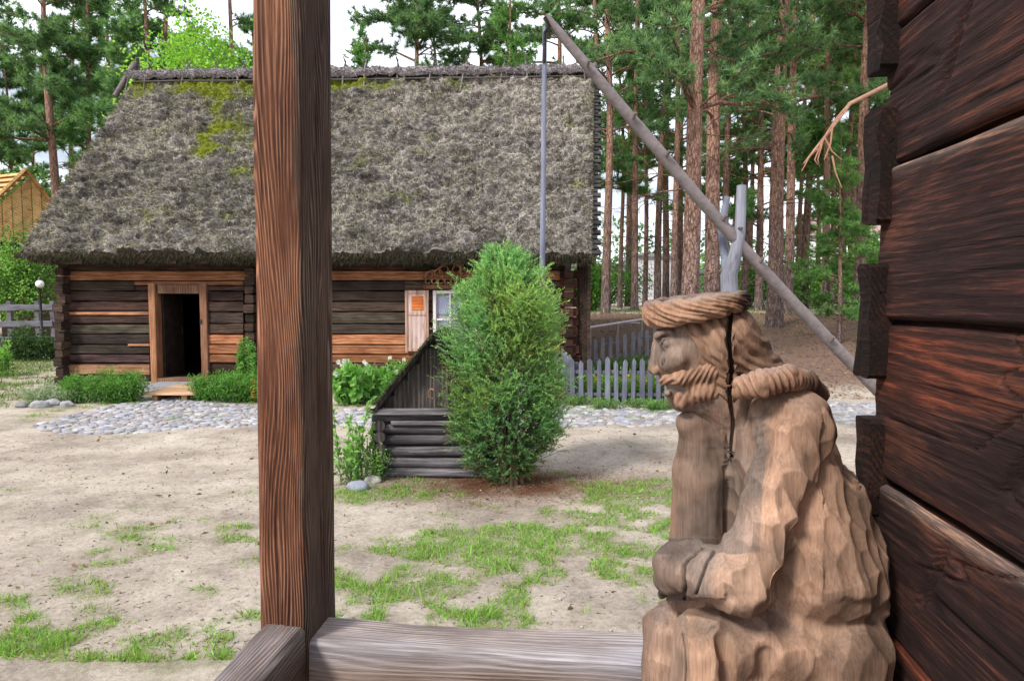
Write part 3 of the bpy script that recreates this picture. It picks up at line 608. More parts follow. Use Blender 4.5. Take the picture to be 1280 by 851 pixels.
def thatch_sheet():
    nx, ny = 620, 260; S, T = np.meshgrid(np.linspace(0, 1, nx), np.linspace(0, 1, ny))
    p = roof_pt(S, T); d = thatch_disp(p); q = p + rn * d[..., None]
    q[..., 2] += -.06 * (1 - sstep(T, 0, .03)) 
    edge = sstep(S, 0, .006) * (1 - sstep(S, .994, 1)); q -= rn * (.12 * (1 - edge))[..., None]
    mb = MB(); i = np.arange(ny - 1)[:, None] * nx; j = np.arange(nx - 1)[None]
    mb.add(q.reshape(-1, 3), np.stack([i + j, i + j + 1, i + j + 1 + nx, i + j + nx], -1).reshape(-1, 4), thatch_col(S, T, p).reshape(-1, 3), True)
    # underside, eave face, verge faces
    th = .34; lo = p - rn * th
    for A, B in ((q[0], lo[0]), (q[:, 0], lo[:, 0]), (q[:, -1], lo[:, -1])):
        n = len(A); V = np.concatenate([A, B]); i = np.arange(n - 1); mb.add(V, np.stack([i, i + 1, i + 1 + n, i + n], 1), (.09, .08, .065))
    V = np.array([lo[0, 0], lo[0, -1], lo[-1, -1], lo[-1, 0]]); mb.add(V, [(0, 1, 2, 3)], (.07, .06, .05))
    # back slope
    def mir(v): w_ = np.array(v); w_[1] = 2 * RV - w_[1]; return w_
    V = np.array([mir(eL), mir(eR), rR, rL]) + [0, 0, .03]; V2 = V - [0, 0, .4]; mb.add(np.vstack([V, V2]), [(0, 1, 2, 3), (4, 5, 6, 7), (0, 1, 5, 4), (1, 2, 6, 5), (2, 3, 7, 6), (3, 0, 4, 7)], (.14, .13, .12))
    m = plain('weathered_thatch', (1, 1, 1), .95, 0, .45, 9, .9, .1)
    roof = hb('roof', mb, m)
    # straw ends
    rg = np.random.RandomState(2); N = 190000; s = rg.rand(N); t = rg.rand(N); p = roof_pt(s, t); d = thatch_disp(p); c = p + rn * (d - .01)[:, None]
    dn = nrm(eL - rL); D = dn * .8 + rn * .6 + rg.normal(size=(N, 3)) * .6
    col = thatch_col(s, t, p) * np.exp(.55 * rg.normal(size=(N, 1)))
    mo = moss_w(s, t, p)
    sb = MB(); blades(sb, c, D, rg.uniform(.05, .13, N) * (1 - .5 * mo), rg.uniform(.011, .03, N), np.clip(col, .01, .6), rg)
    N = 14000; s = rg.rand(N); p = roof_pt(s, np.zeros(N)) - rn * (rg.rand(N) * .32)[:, None]; D = dn + np.array([0, -.2, -.3]) + rg.normal(size=(N, 3)) * .35
    blades(sb, p, D, rg.uniform(.05, .16, N), rg.uniform(.012, .022, N), colvar(rg, N, (.12, .11, .08), .45, .06), rg)
    for sv, sg in ((0., -1.), (1., 1.)):
        N = 5000; t = rg.rand(N); p = roof_pt(np.full(N, sv), t) - rn * (rg.rand(N) * .2)[:, None]; D = dn * .8 + np.array([sg * .5, 0, 0]) + rg.normal(size=(N, 3)) * .3
        blades(sb, p, D, rg.uniform(.04, .1, N), .02, colvar(rg, N, (.28, .26, .2) if sg > 0 else (.14, .13, .12), .3, .06), rg)
    so = hb('straw', sb, LEAF, roof); 
    return roof
roof = thatch_sheet()
# ridge roll, battens and crossed sticks
q = MB(); n = 220; S = np.linspace(-.004, 1.004, n)
for off, rad in ((0, .3),):
    pts = np.array([rL + (rR - rL) * s for s in S]) + np.array([0, -.02, .02]); K = 20; th_ = np.linspace(-.5, math.pi + .5, K)
    V = np.array([[p_ + np.array([0, math.cos(a) * rad * (1.15), math.sin(a) * rad * .62]) for a in th_] for p_ in pts]); V += (fbm(V * np.array([6, 5, 5]), 4) * .12)[..., None] * np.array([0, -.5, .8])
    i = np.arange(n - 1)[:, None] * K; j = np.arange(K - 1)[None]
    nn = fbm(V * 3, 3)[..., None]; C = np.array([.27, .245, .25]) * (1 + .6 * nn); 
    q.add(V.reshape(-1, 3), np.stack([i + j, i + j + 1, i + j + 1 + K, i + j + K], -1).reshape(-1, 4), C.reshape(-1, 3), True)
    for s_ in (0, -1): q.add(np.vstack([V[s_], pts[s_]]), [(k, k + 1, K) for k in range(K - 1)], (.1, .09, .08))
    rg = np.random.RandomState(9); N = 14000; pi = rg.randint(0, n, N); a = rg.uniform(.1, 3.4, N); c = V[pi, np.clip(((a + .5) / (math.pi + 1) * K).astype(int), 0, K - 1)]
    blades(q, c, np.stack([rg.normal(size=N) * .5, -np.cos(a) * .3 - .5, -np.abs(rg.normal(size=N)) * .6 + .25], 1), rg.uniform(.05, .14, N), .018, colvar(rg, N, (.25, .225, .225), .35, .05), rg)
hb('ridge_cap', q, bpy.data.materials['weathered_thatch'], roof)
q = MB()
a = rL + np.array([.1, -.36, -.16]); b = rR + np.array([0, -.36, -.16]); n = 16
tube(q, [a + (b - a) * t + np.array([0, 0, .03 * vn(np.array([[t * 20, 0, 0]]))[0]]) for t in np.linspace(0, 1, 30)], .022, 6, (.35, .33, .33))
hb('ridge_batten', q, M['grey'], roof)
rg = np.random.RandomState(21)
for k, px in enumerate([172, 190, 238, 275, 308, 436, 462, 502, 545, 585, 632, 660, 705, 729]):
    q = MB(); s = (px - 170) / 571; p0 = rL + (rR - rL) * s; lx = rg.uniform(-.12, .12)
    for sg in (1, -1):
        d = np.array([lx + .05 * sg, .42 * sg, -.62]); top = p0 + np.array([-lx * .5, -sg * .12, .42 + rg.uniform(-.05, .1)]); tube(q, [top, p0 + np.array([lx * .2, sg * .3, .1]), p0 + d * (.95 + rg.uniform(0, .3))], [.018, .026, .024], 6, O(rg.uniform(.4, .9)))
    hb('ridge_clamp', q, M['grey'], roof)
q = MB(); tube(q, [rL + np.array([-.35, -.4, -.55]), rL + np.array([.05, -.1, .4])], .07, 6, O(.6)); tube(q, [rL + np.array([-.1, .3, -.3]), rL + np.array([.12, -.1, .55])], .05, 6, O(.6)); hb('ridge_clamp', q, M['grey'], roof)
# right-hand verge: stepped batten ends
st = MB(); n = 44
for k in range(n):
    t = (k + .5) / n; p_ = eR + (rR - eR) * t - rn * .1; pu = p_ + np.array([.02, 0, 0])
    w_ = .13 if k % 2 else .2
    beam(st, pu - np.array([.12, 0, 0]), pu + np.array([w_, 0, 0]), .11, .075, .01, 1, .004, O(rg.uniform(.35, .75)), up=tuple(rn))
hb('verge_batten', st, M['well'], roof)
q = MB(); beam(q, eR - rn * .3 + [.0, 0, 0], rR - rn * .3 + [.0, 0, 0], .1, .12, .01, 10, .004, O(.5), up=tuple(rn)); hb('verge_rafter', q, M['well'], roof); q = MB(); beam(q, eL - rn * .3 + [.1, 0, 0], rL - rn * .3 + [.1, 0, 0], .1, .12, .01, 10, .004, O(.5), up=tuple(rn)); hb('verge_rafter', q, M['well'], roof)
# gables of vertical boards
for side, ux in (('l', uL + .02), ('r', uR - .02)):
    g = MB(); v = .1
    while v < DEP - .05:
        h_ = 2.75 + (eL[2] + 4.9 * (1 - abs(v + .12 - RV) / (RV - EV)) - 2.75) - .35
        if h_ > 2.9: beam(g, (ux, v + .12, 2.75), (ux, v + .12, h_), .22, .03, .004, 2, .002, O(rg.uniform(.5, 1)), up=(1, 0, 0))
        v += .23
    hb('gable', g, M['wellv'])
# boarded stoop in front of the door
g0 = G(176, 502); g1 = G(246, 502); g2 = G(250, 490); g3 = G(184, 490)
stp = thing('wooden_stoop', 'low pale board platform on the cobbles before the open door', 'step', ((g0[0] + g1[0]) / 2, (g0[1] + g2[1]) / 2, 0))
for k in range(6):
    q = MB(); f0 = (k + .06) / 6; f1 = (k + .94) / 6; y0 = g0[1] + (g2[1] - g0[1]) * f0; y1 = g0[1] + (g2[1] - g0[1]) * f1
    beam(q, (g0[0] + .05, (y0 + y1) / 2, .14), (g1[0] - .02, (y0 + y1) / 2, .14), y1 - y0, .04, .004, 4, .002, O(rg.uniform(.85, 1.15))); q.build('board', M['stoop'], stp)
for xx in (g0[0] + .25, g1[0] - .25):
    q = MB(); beam(q, (xx, g0[1] + .03, .06), (xx, g2[1] - .03, .06), .1, .12, .01, 2, .003, O(.4)); q.build('bearer', M['stoop'], stp)
q = MB(); a = G(186, 489); box(q, (a[0] - .15, a[1] - .05, 0), (G(252, 489)[0] + .1, HY - .1, .11), (.28, .28, .3)); q.build('stone_slab', M['stone'], stp)
# ================================================================== WELL
wl = G(468, 597); WY = wl[1] + .05
well = thing('log_well', 'blackened log well with a steep pointed plank cover behind the juniper', 'well', (wl[0] + .7, WY + .6, 0))
def wpx(px, py, dy=0.0): return P(px, py, WY + dy)
x0 = wpx(478, 590)[0]; x1 = x0 + 1.28; zt = wpx(500, 512)[2]
nl = 6; zh = zt / nl; rng = np.random.RandomState(4)
for k in range(nl):
    for (yy) in (WY, WY + 1.15):
        q = MB(); z = zh * (k + .5) - .02; pts = [(x0 - .1 + (x1 - x0 + .2) * t, yy + .012 * math.sin(3 * t + k), z + .006 * math.sin(5 * t + 2 * k)) for t in np.linspace(0, 1, 14)]
        tube(q, pts, zh * (.5 if k < 5 else .4), 12, O(rng.uniform(.75, 1.35)), jit=.12); q.build('log', M['well'], well)
    for xx in (x0, x1):
        q = MB(); z = zh * (k + 1.0) - .03
        if k == nl - 1: continue
        tube(q, [(xx, WY - .13 + rng.uniform(-.02, .02), z), (xx, WY + .5, z), (xx, WY + 1.3, z)], zh * .49, 12, O(rng.uniform(.7, 1.2)), jit=.12); q.build('log', M['wellv'], well)
q = MB(); beam(q, (x0 - .13, WY - .12, zt - .0), (x1 + .1, WY - .12, zt - .0), .06, .07, .01, 6, .004, O(1.6)); beam(q, (x0 + .12, WY - .09, zt - .13), (x1, WY - .09, zt - .13), .04, .05, .01, 6, .004, O(1.7)); q.build('rail', M['well'], well)
ap = wpx(543, 421, -.05); el = wpx(470, 509, -.05); xr = 2 * ap[0] - el[0]
gx = np.linspace(el[0] + .06, xr - .06, 9)
for k in range(8):
    q = MB(); xa, xb = gx[k] - .004, gx[k + 1] + .004; xm = (xa + xb) / 2; top = ap[2] - abs(xm - ap[0]) / (ap[0] - el[0]) * (ap[2] - el[2]) - .04
    if top < zt + .05: top = zt + .05
    beam(q, (xm, WY + .0 + rng.uniform(-.008, .008), zt + .02), (xm, WY, top), xb - xa, .03, .003, 6, .004, O(rng.uniform(.9, 2.1)), up=(0, 1, 0)); q.build('gable_board', M['wellv'], well)
q = MB(); c = wpx(539.5, 492, -.1); pts = [c + np.array([.035 * math.cos(t), 0, .055 * math.sin(t)]) for t in np.linspace(.6, 5.2, 12)]; tube(q, pts, .009, 6, (5.5, 3.4, 2.2)); q.build('handle', M['wellv'], well)
for sx in (-1, 1):
    q = MB(); e = np.array([el[0] if sx < 0 else xr, 0, el[2] - .03]); a = np.array([ap[0], 0, ap[2] + .02])
    for j in range(7):
        y0 = WY - .17 + j * .25; beam(q, (e[0] - sx * -.0, y0 + .12, e[2] + rng.uniform(-.02, .02)), (a[0] + sx * .0, y0 + .12, a[2] + rng.uniform(-.01, .02)), .24, .05, .006, 12, .008, O(rng.uniform(.25, .5)), up=(0, 0, 1))
    q.build('roof_panel', M['wellv'], well)
mb = MB(); rg = np.random.RandomState(1); N = 2600; t = rg.rand(N); e = np.array([el[0], 0, el[2]]); a = np.array([ap[0], 0, ap[2]])
C = e + (a - e) * t[:, None]; C[:, 1] = WY - .2 + rg.rand(N) ** 2 * 1.2; C[:, 2] += .035; D = sphdir(rg, N, .8); blades(mb, C, D, .035, .012, colvar(rg, N, (.07, .085, .04), .4, .1), rg)
mb.build('moss', LEAF, well)

# ================================================================== JUNIPER
def juniper():
    rg = np.random.RandomState(8); base = P(636, 596, 7.3); base[2] = 0; base[0] += .02
    t_ = thing('juniper_bush', 'dense bright green juniper standing in front of the log well', 'bush', tuple(base))
    Y = 7.3; s = Y / F
    # silhouette half widths (photo pixels) by height
    ys = np.array([598, 585, 560, 520, 470, 430, 400, 370, 345, 325, 308, 297]); lf = np.array([35, 52, 68, 79, 79, 78, 75, 68, 50, 38, 20, 6]); rt = np.array([22, 38, 55, 68, 74, 76, 68, 60, 50, 38, 24, 6]); cx = np.array([634, 634, 634, 636, 637, 636, 634, 632, 630, 630, 628, 622])
    N = 9500; u = rg.rand(N) ** .85; py = 598 - 300 * u; 
    o = np.argsort(ys); L_ = np.interp(py, ys[o], lf[o]); R_ = np.interp(py, ys[o], rt[o]); cxx = np.interp(py, ys[o], cx[o])
    th = rg.uniform(0, 2 * math.pi, N); 
    dirx = np.cos(th); diry = np.sin(th); z = (598 - py) * s * .935
    lump = 1.02 + .5 * fbm(np.stack([dirx * 2.6, diry * 2.6, z * 3.6], 1), 2) + .5 * fbm(np.stack([dirx * 7, diry * 7, z * 8], 1), 2)
    rr = np.where(rg.rand(N) < .62, rg.uniform(.84, 1.05, N), rg.uniform(.3, .86, N))
    hw = np.where(dirx < 0, L_, R_) * s * lump * rr * .76 * (1 + .28 * fbm(np.stack([z * 2.6, np.sign(dirx) * 3 + 0 * z, 0 * z], 1), 3))
    ls = rg.rand(N) < .05; hw = np.where(ls, hw * rg.uniform(1.0, 1.25, N), hw); z = np.where(ls & (u > .75), z + .1 * rg.rand(N), z)
    C = np.stack([base[0] + (cxx - 636) * s + dirx * hw, base[1] + diry * hw * .9, z + .02], 1)
    kx = rg.rand(N) < .3; li = rg.randint(0, 18, N); la = np.linspace(0, 6.28 * 5, 18) + rg.normal(size=18) * .4; lz = rg.uniform(.45, 1.85, 18); lr_ = rg.uniform(.1, .17, 18)
    lw = np.interp(598 - lz / s, ys[o], (lf + rt)[o] / 2) * s * .74; g3 = rg.normal(size=(N, 3)) * np.array([1, 1, 1.7]) * lr_[li][:, None] * .6
    CL = np.stack([base[0] + np.cos(la[li]) * lw[li], base[1] + np.sin(la[li]) * lw[li], lz[li]], 1) + g3; CL[:, :2] += (np.stack([np.cos(la[li]), np.sin(la[li])], 1) * (g3[:, 2:] * .25))
    C[kx] = CL[kx]; rr = np.where(kx, 1.0, rr); u = np.clip(C[:, 2] / 2.4, 0, 1)
    out = np.stack([dirx, diry, np.full(N, .0)], 1)
    upk = .55 + .9 * u
    D = out * .9 + np.array([0, 0, 1]) * upk[:, None] + rg.normal(size=(N, 3)) * .38; D /= np.linalg.norm(D, axis=1, keepdims=True)
    mb = MB(); K = 22
    Ls = rg.uniform(.06, .15, N) * (1 + .35 * u)
    tt = np.tile(np.linspace(.0, 1, K), N); Cr = np.repeat(C, K, 0); Dr = np.repeat(D, K, 0); Lr = np.repeat(Ls, K)
    droop = np.array([0, 0, -1.0]) * (tt ** 2 * Lr * .35 * np.repeat(rg.rand(N), K))[:, None]
    base_pt = Cr + Dr * (tt * Lr)[:, None] + droop + out.repeat(K, 0) * (tt ** 2 * Lr * .2)[:, None]
    keepn = np.repeat(fbm(C * 4.5, 2) > -.3 - .25 * u, K)
    nd_ = Dr * .75 + rg.normal(size=(N * K, 3)) * .62
    # young tips are paler, inner needles bluish dark green: leaf colours, not shading
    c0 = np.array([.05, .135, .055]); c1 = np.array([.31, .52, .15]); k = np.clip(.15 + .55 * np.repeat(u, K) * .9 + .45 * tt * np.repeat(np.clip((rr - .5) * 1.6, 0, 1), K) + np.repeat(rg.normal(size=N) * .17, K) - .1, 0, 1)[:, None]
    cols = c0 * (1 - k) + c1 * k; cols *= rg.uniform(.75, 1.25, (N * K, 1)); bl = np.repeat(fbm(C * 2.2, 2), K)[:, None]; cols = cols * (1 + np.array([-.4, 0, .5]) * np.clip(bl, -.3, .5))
    br = np.repeat(rg.rand(N) < .05 + .12 * (u < .2), K); cols[br] = colvar(rg, br.sum(), (.14, .08, .035), .3, .05)
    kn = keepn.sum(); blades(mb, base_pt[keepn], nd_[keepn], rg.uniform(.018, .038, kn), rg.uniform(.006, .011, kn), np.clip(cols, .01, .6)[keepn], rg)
    mb.build('foliage', LEAF, t_)
    mb = MB()
    for k in range(22):
        a = rg.uniform(0, 6.28); r_ = rg.uniform(.02, .16); top = rg.uniform(.5, 1.5); rad = rg.uniform(.05, .3)
        p0 = base + np.array([r_ * math.cos(a), r_ * math.sin(a), -.02]); p1 = base + np.array([rad * math.cos(a) * .6, rad * math.sin(a) * .6, top * .4]); p2 = base + np.array([rad * math.cos(a), rad * math.sin(a), top])
        tube(mb, [p0, p1, p2], [.022, .015, .005], 5, (1, .9, .8))
    for k in range(900):
        i = rg.randint(N); c = C[i]; cc = np.array([base[0], base[1], c[2] - rg.uniform(.05, .3)]); tube(mb, [cc * .6 + c * .4, c], [.005, .002], 3, (1, .85, .7), caps=False)
    mb.build('stem', plain('juniper_bark', (.12, .08, .055), .9, 0, .3, 30), t_)
juniper()

# ================================================================== WELL SWEEP
SA = P(683, 30, 8.3); SB = P(1076, 471, 9.4); dd = SB - SA
tp = (P(921, 300, 9.0)[0] - SA[0]) / dd[0]; PIV = SA + dd * tp
sweep = thing('well_sweep', 'forked upright post carrying the long slanting pole of the well', 'well sweep', (PIV[0], PIV[1], float(ground_h(PIV[0], PIV[1]))))
q = MB(); n = 34; pts = [SA + dd * (t * 1.1 - .003) + np.array([0, 0, -.12 * math.sin(t * 3.1) + .02 * vn(np.array([[t * 7, 1, 1]]))[0]]) + np.array([0, 0, .08]) for t in np.linspace(0, 1, n)]
tube(q, pts, np.interp(np.linspace(0, 1, n), [0, .03, .15, .5, 1], [.045, .056, .068, .078, .08]), 14, (1, 1, 1), jit=.12)
for t in (.1, .22, .31, .47, .58, .8):
    p_ = SA + dd * t * 1.1 + np.array([0, -.01, 0]); tube(q, [p_ + [0, -.07, 0], p_ + [.02, -.125, .05]], [.03, .018], 6, O(.7))
o = q.build('pole', M['sweeppole'] if 'sweeppole' in M else M['grey'], sweep)
q = MB(); g = PIV.copy(); gz = float(ground_h(g[0], g[1])); g[2] = gz - .1
f1 = P(923, 234, 9.0); f0 = P(911, 330, 9.05)
tube(q, [g, (g + f0) / 2 + [.03, 0, 0], f0 + [.0, 0, -.15], P(919, 318, 8.93), P(925, 290, 8.88), P(926, 262, 8.87), f1 + [0, -.12, 0]], [.13, .12, .108, .084, .07, .066, .06], 14, (.72, .71, .74), jit=.1)
q.build('forked_post', M['greyz'], sweep)
q = MB(); tube(q, [f0 + [0, .03, -.12], P(906, 318, 9.18), P(902, 290, 9.2), P(906, 262, 9.22), P(909, 246, 9.22)], [.08, .06, .052, .047, .042], 12, (.55, .57, .62), jit=.1); q.build('fork_prong', M['greyz'], sweep)
q = MB(); a = P(926, 286, 8.8); b = P(900, 284, 9.3); tube(q, [a + [0, -.04, 0], b + [0, .05, 0]], .018, 8, O(.4)); q.build('axle_pin', M['grey'], sweep)
hp = thing('bucket_pole', 'thin grey pole hanging upright from the raised tip of the well sweep', 'pole', tuple(P(678, 400, 8.3)))
q = MB(); tube(q, [P(681, 36, 8.3) + [0, 0, .02], P(680, 120, 8.3), P(679, 240, 8.3), P(677.5, 360, 8.3), P(677, 470, 8.3)], [.025, .032, .034, .034, .034], 10, (.6, .62, .72), jit=.08); q.build('rod', M['greyz'], hp)
q = MB(); tube(q, [P(681, 30, 8.3) + [0, -.06, .05], P(681, 34, 8.3) + [.05, -.05, -.02], P(681, 42, 8.3) + [0, -.03, 0], P(680, 80, 8.3) + [0, -.03, 0]], .02, 8, O(.35)); q.build('hook', M['well'], hp)

# ================================================================== FENCES
def picket_fence(name, label, A, B, hgt, pitch, wpk, z_of, m, tint, rail_z=(.22, .72), thick=.02, post=True, pointed=True, seed=0):
    rg = np.random.RandomState(seed); A = np.array(A, float); B = np.array(B, float); L = np.linalg.norm(B - A); n = int(L / pitch); d = (B - A) / L; nn = np.array([d[1], -d[0]])
    mid = (A + B) / 2; t_ = thing(name, label, 'fence', (A[0], A[1], z_of(*A)))
    ang = 0
    for k in range(n + 1):
        p_ = A + d * (k * pitch + rg.uniform(-.01, .01)); z = z_of(*p_); q = MB(); h_ = hgt * rg.uniform(.95, 1.04); lean = rg.uniform(-.012, .012)
        w_ = wpk * rg.uniform(.85, 1.15); tin = np.array(tint) * rg.uniform(.75, 1.2)
        s3 = np.array([d[0], d[1], 0]); n3 = np.array([nn[0], nn[1], 0]); b = np.array([p_[0], p_[1], z + .03])
        prof = [(-w_ / 2, 0), (w_ / 2, 0), (w_ / 2, h_ - wpk * .7), (0, h_) if pointed else (w_ / 2 * .9, h_), (-w_ / 2, h_ - wpk * .7)]
        V = [b + s3 * (x + lean * y / .5) + n3 * (sg * thick / 2) + np.array([0, 0, y]) for sg in (1, -1) for x, y in prof]
        q.add(V, [(0, 1, 2, 4), (5, 9, 7, 6)], tin); q.add(V, [(4, 2, 3), (9, 8, 7)], tin); q.add(V, [(i, i + 5, (i + 1) % 5 + 5, (i + 1) % 5) for i in range(5)], tin * .9)
        q.build('picket', m, t_)
    for rz_ in rail_z:
        q = MB(); a = np.array([*(A - d * .1 - nn * .045), z_of(*A) + rz_ * hgt]); b = np.array([*(B + d * .1 - nn * .045), z_of(*B) + rz_ * hgt]); k = 6
        pts = [a + (b - a) * t for t in np.linspace(0, 1, k + 1)]
        for i in range(k):
            pts[i][2] = z_of(pts[i][0], pts[i][1]) + rz_ * hgt; pts[i + 1][2] = z_of(pts[i + 1][0], pts[i + 1][1]) + rz_ * hgt; beam(q, pts[i], pts[i + 1], .035, .06, .005, 2, .003, np.array(tint) * .85)
        q.build('rail', m, t_)
    if post:
        for t in np.linspace(0.02, .98, max(2, int(L / 1.8) + 1)):
            p_ = A + (B - A) * t - nn * .12; q = MB(); z = z_of(*p_); beam(q, (p_[0], p_[1], z - .1), (p_[0], p_[1], z + hgt * .93), .09, .09, .01, 4, .005, np.array(tint) * .7, up=(0, 1, 0)); q.build('post', m, t_)
    return t_
zf = lambda x, y: float(ground_h(x, y))
a = P(716, 507, 12.45); b = P(905, 506, 12.45)
picket_fence('picket_fence', 'blue-grey picket fence along the cobbled path, the nearer of two', a[:2], b[:2], .82, .158, .085, zf, M['greyz'], (.48, .49, .54), seed=1)
picket_fence('picket_fence', 'short return of the near picket fence running back beside the house corner', (a[0], a[1] + .12), (a[0] - .05, a[1] + 2.2), .8, .158, .085, zf, M['greyz'], (.5, .52, .58), seed=2)
a = P(735, 450, 18.5); b = P(900, 450, 18.5)
picket_fence('picket_fence', 'darker brown-grey picket fence farther back across the garden plot', a[:2], b[:2], .75, .2, .11, zf, M['greyz'], (.8, .74, .7), seed=3, post=False)

# ================================================================== PLANTS
def leafy(name, label, cat, base, rx, ry, h_, n, base_col, leaf=(.06, .03), seed=0, col2=None, upright=.6, stems=18, spike=False, group=None, flowers=None, density_top=False):
    rg = np.random.RandomState(seed); t_ = thing(name, label, cat, tuple(base), 0, group); base = np.array(base)
    S = max(6, stems); mb = MB(); sm = MB(); per = n // S; 
    for k in range(S):
        a = rg.uniform(0, 6.28); r_ = math.sqrt(rg.rand()); p0 = base + np.array([rx * r_ * math.cos(a) * .8, ry * r_ * math.sin(a) * .8, 0]); p0[2] = zf(p0[0], p0[1])
        hh = h_ * rg.uniform(.6, 1.05) * (1 - .35 * r_ * r_); lean = np.array([math.cos(a) * rx * .25 * r_, math.sin(a) * ry * .25 * r_, hh]) + rg.normal(size=3) * [.04, .04, 0]
        tube(sm, [p0, p0 + lean * [.4, .4, .5], p0 + lean], [.006, .005, .002], 4, (1, 1, 1), caps=False)
        t = rg.rand(per) ** .7; c = p0 + lean * t[:, None] + rg.normal(size=(per, 3)) * np.array([rx, ry, h_ * .5]) * (.05 if spike else .16) * (1 - .4 * t[:, None]); c[:, 2] = np.maximum(c[:, 2], p0[2] + .01)
        D = sphdir(rg, per, upright); cols = colvar(rg, per, base_col, .25, .08)
        if col2 is not None: k2 = np.clip(t + .2 * rg.normal(size=per), 0, 1)[:, None]; cols = cols * (1 - k2) + colvar(rg, per, col2, .2, .06) * k2
        leaves(mb, c, D, rg.uniform(.6, 1.2, per) * leaf[0], rg.uniform(.7, 1.2, per) * leaf[1], cols, rg)
    mb.build('foliage', LEAF, t_); sm.build('stem', plain('green_stem', (.1, .14, .05), .8) if 'green_stem' not in bpy.data.materials else bpy.data.materials['green_stem'], t_)
    if flowers:
        fc, fn, fr = flowers
        for k in range(fn):
            fm = MB()
            c = base + np.array([rg.uniform(-1, 1) * rx, rg.uniform(-1, .3) * ry, h_ * rg.uniform(.55, 1.0)]); m_ = 9; a_ = np.arange(m_) * 6.283 / m_; D = np.stack([np.cos(a_), -np.full(m_, .5), np.sin(a_)], 1); leaves(fm, np.tile(c, (m_, 1)), D, fr, fr * .7, np.tile(fc, (m_, 1)) * rg.uniform(.8, 1.1, (m_, 1)), rg); fm.build('flower', LEAF, t_)
    return t_
def gp(px, py): g = G(px, py); g[2] = zf(g[0], g[1]); return g
leafy('green_bush', 'low bright green bush left of the open doorway', 'bush', gp(132, 502), .75, .4, .62, 6500, (.06, .16, .03), (.09, .022), 1, (.12, .27, .05), stems=60)
leafy('silvery_plant', 'pale silvery-leaved plant left of the low green bush', 'plant', gp(72, 503), .5, .35, .38, 2600, (.2, .26, .17), (.06, .02), 2, (.32, .38, .27), stems=30)
leafy('green_bush', 'green bush between the doorway and the porch post', 'bush', gp(292, 501), .8, .4, .6, 6500, (.06, .17, .03), (.09, .022), 3, (.12, .28, .05), stems=60)
leafy('tall_herb', 'tall upright leafy herb against the log wall behind the porch post', 'plant', gp(312, 496) + [0, .3, 0], .35, .2, 1.15, 2400, (.08, .2, .04), (.1, .028), 4, (.14, .3, .06), stems=14, spike=True)
leafy('garden_plant', 'broad-leaved green plants with white blooms between the post and the well', 'plant', gp(436, 508) + [0, .3, 0], .38, .3, .82, 900, (.1, .26, .05), (.17, .11), 5, (.2, .42, .09), stems=22, flowers=((.7, .7, .75), 12, .06))
leafy('garden_plant', 'leafy green perennials under the window just left of the well', 'plant', gp(482, 508) + [0, .5, 0], .5, .3, .85, 3600, (.09, .22, .05), (.1, .045), 6, (.17, .36, .08), stems=34, flowers=((.75, .75, .8), 6, .05))
leafy('thin_sapling', 'thin sapling with few leaves in the sand left of the log well', 'sapling', gp(436, 604), .28, .2, 1.0, 420, (.1, .24, .05), (.085, .04), 7, (.22, .42, .1), stems=7, spike=True)
leafy('weed_clump', 'light green weeds around the foot of the thin sapling', 'weed', gp(452, 600), .3, .14, .5, 1500, (.12, .28, .06), (.045, .014), 8, (.2, .36, .09), stems=26)
for k, (px, py, rx, hh) in enumerate([(745, 504, .6, .5), (790, 505, .7, .55), (835, 505, .7, .5), (880, 504, .7, .5)]):
    leafy('garden_plant', ['dark green plants behind the left end of the near picket fence', 'bushy plants with yellow blooms behind the middle of the near picket fence', 'plants with yellow blooms behind the near fence beside the carved face', 'plants behind the near fence hidden by the carved head'][k], 'plant', gp(px, py) + [0, .6, 0], rx, .4, hh, 3200, (.06, .15, .035), (.08, .022), 20 + k, (.14, .28, .06), stems=40, flowers=((.7, .5, .03), 10 if k else 3, .04), group='plants in the fenced garden plot')
for k, (px, py) in enumerate([(770, 452), (815, 452), (858, 452)]):
    leafy('garden_plant', ['tall weeds in front of the left part of the far picket fence', 'tall weeds in front of the middle of the far picket fence', 'tall weeds in front of the right part of the far picket fence'][k], 'plant', np.array([*P(px, py, 16.8)[:2], 0]) + [0, 0, zf(*P(px, py, 16.8)[:2])], .6, .6, .38, 2200, (.07, .17, .05), (.1, .025), 30 + k, (.16, .26, .09), stems=30, group='plants in the fenced garden plot')
for k, (px, py) in enumerate([(722, 506), (755, 510), (800, 509), (840, 510), (820, 512)]):
    leafy('weed_clump', ['weeds at the left end of the near picket fence', 'low weeds under the second bay of the near picket fence', 'low weeds at the foot of the near pickets', 'weeds at the near fence foot beside the statue', 'thin weeds between the near fence and the path'][k], 'weed', gp(px, py), .32, .1, .2, 900, (.09, .2, .05), (.05, .014), 40 + k, (.18, .32, .09), stems=20, group='weeds along the near picket fence')
leafy('pink_flower', 'single bright pink flower showing beside the back of the carved head', 'flower', np.array([*P(953, 440, 11.0)[:2], 0.05]), .06, .05, 1.05, 60, (.1, .25, .05), (.08, .03), 50, stems=6, spike=True)
q = MB(); c = P(953, 429, 11.0); rg = np.random.RandomState(1); D = sphdir(rg, 40, .3); leaves(q, np.tile(c, (40, 1)), D, .1, .06, colvar(rg, 40, (.7, .08, .4), .15, .05), rg); q.build('petals', LEAF, bpy.data.objects['pink_flower'])
leafy('dark_shrub', 'dark green shrub before the grey fence at the far left', 'bush', np.array([*P(40, 440, 21)[:2], 0]), 1.0, .6, 1.0, 5200, (.03, .07, .025), (.1, .05), 60, (.05, .1, .03), stems=40)
leafy('weed_clump', 'bright weed sprouting in the lawn at the left edge', 'weed', gp(12, 470), .4, .3, .9, 500, (.12, .26, .05), (.1, .05), 61, (.2, .4, .08), stems=8)

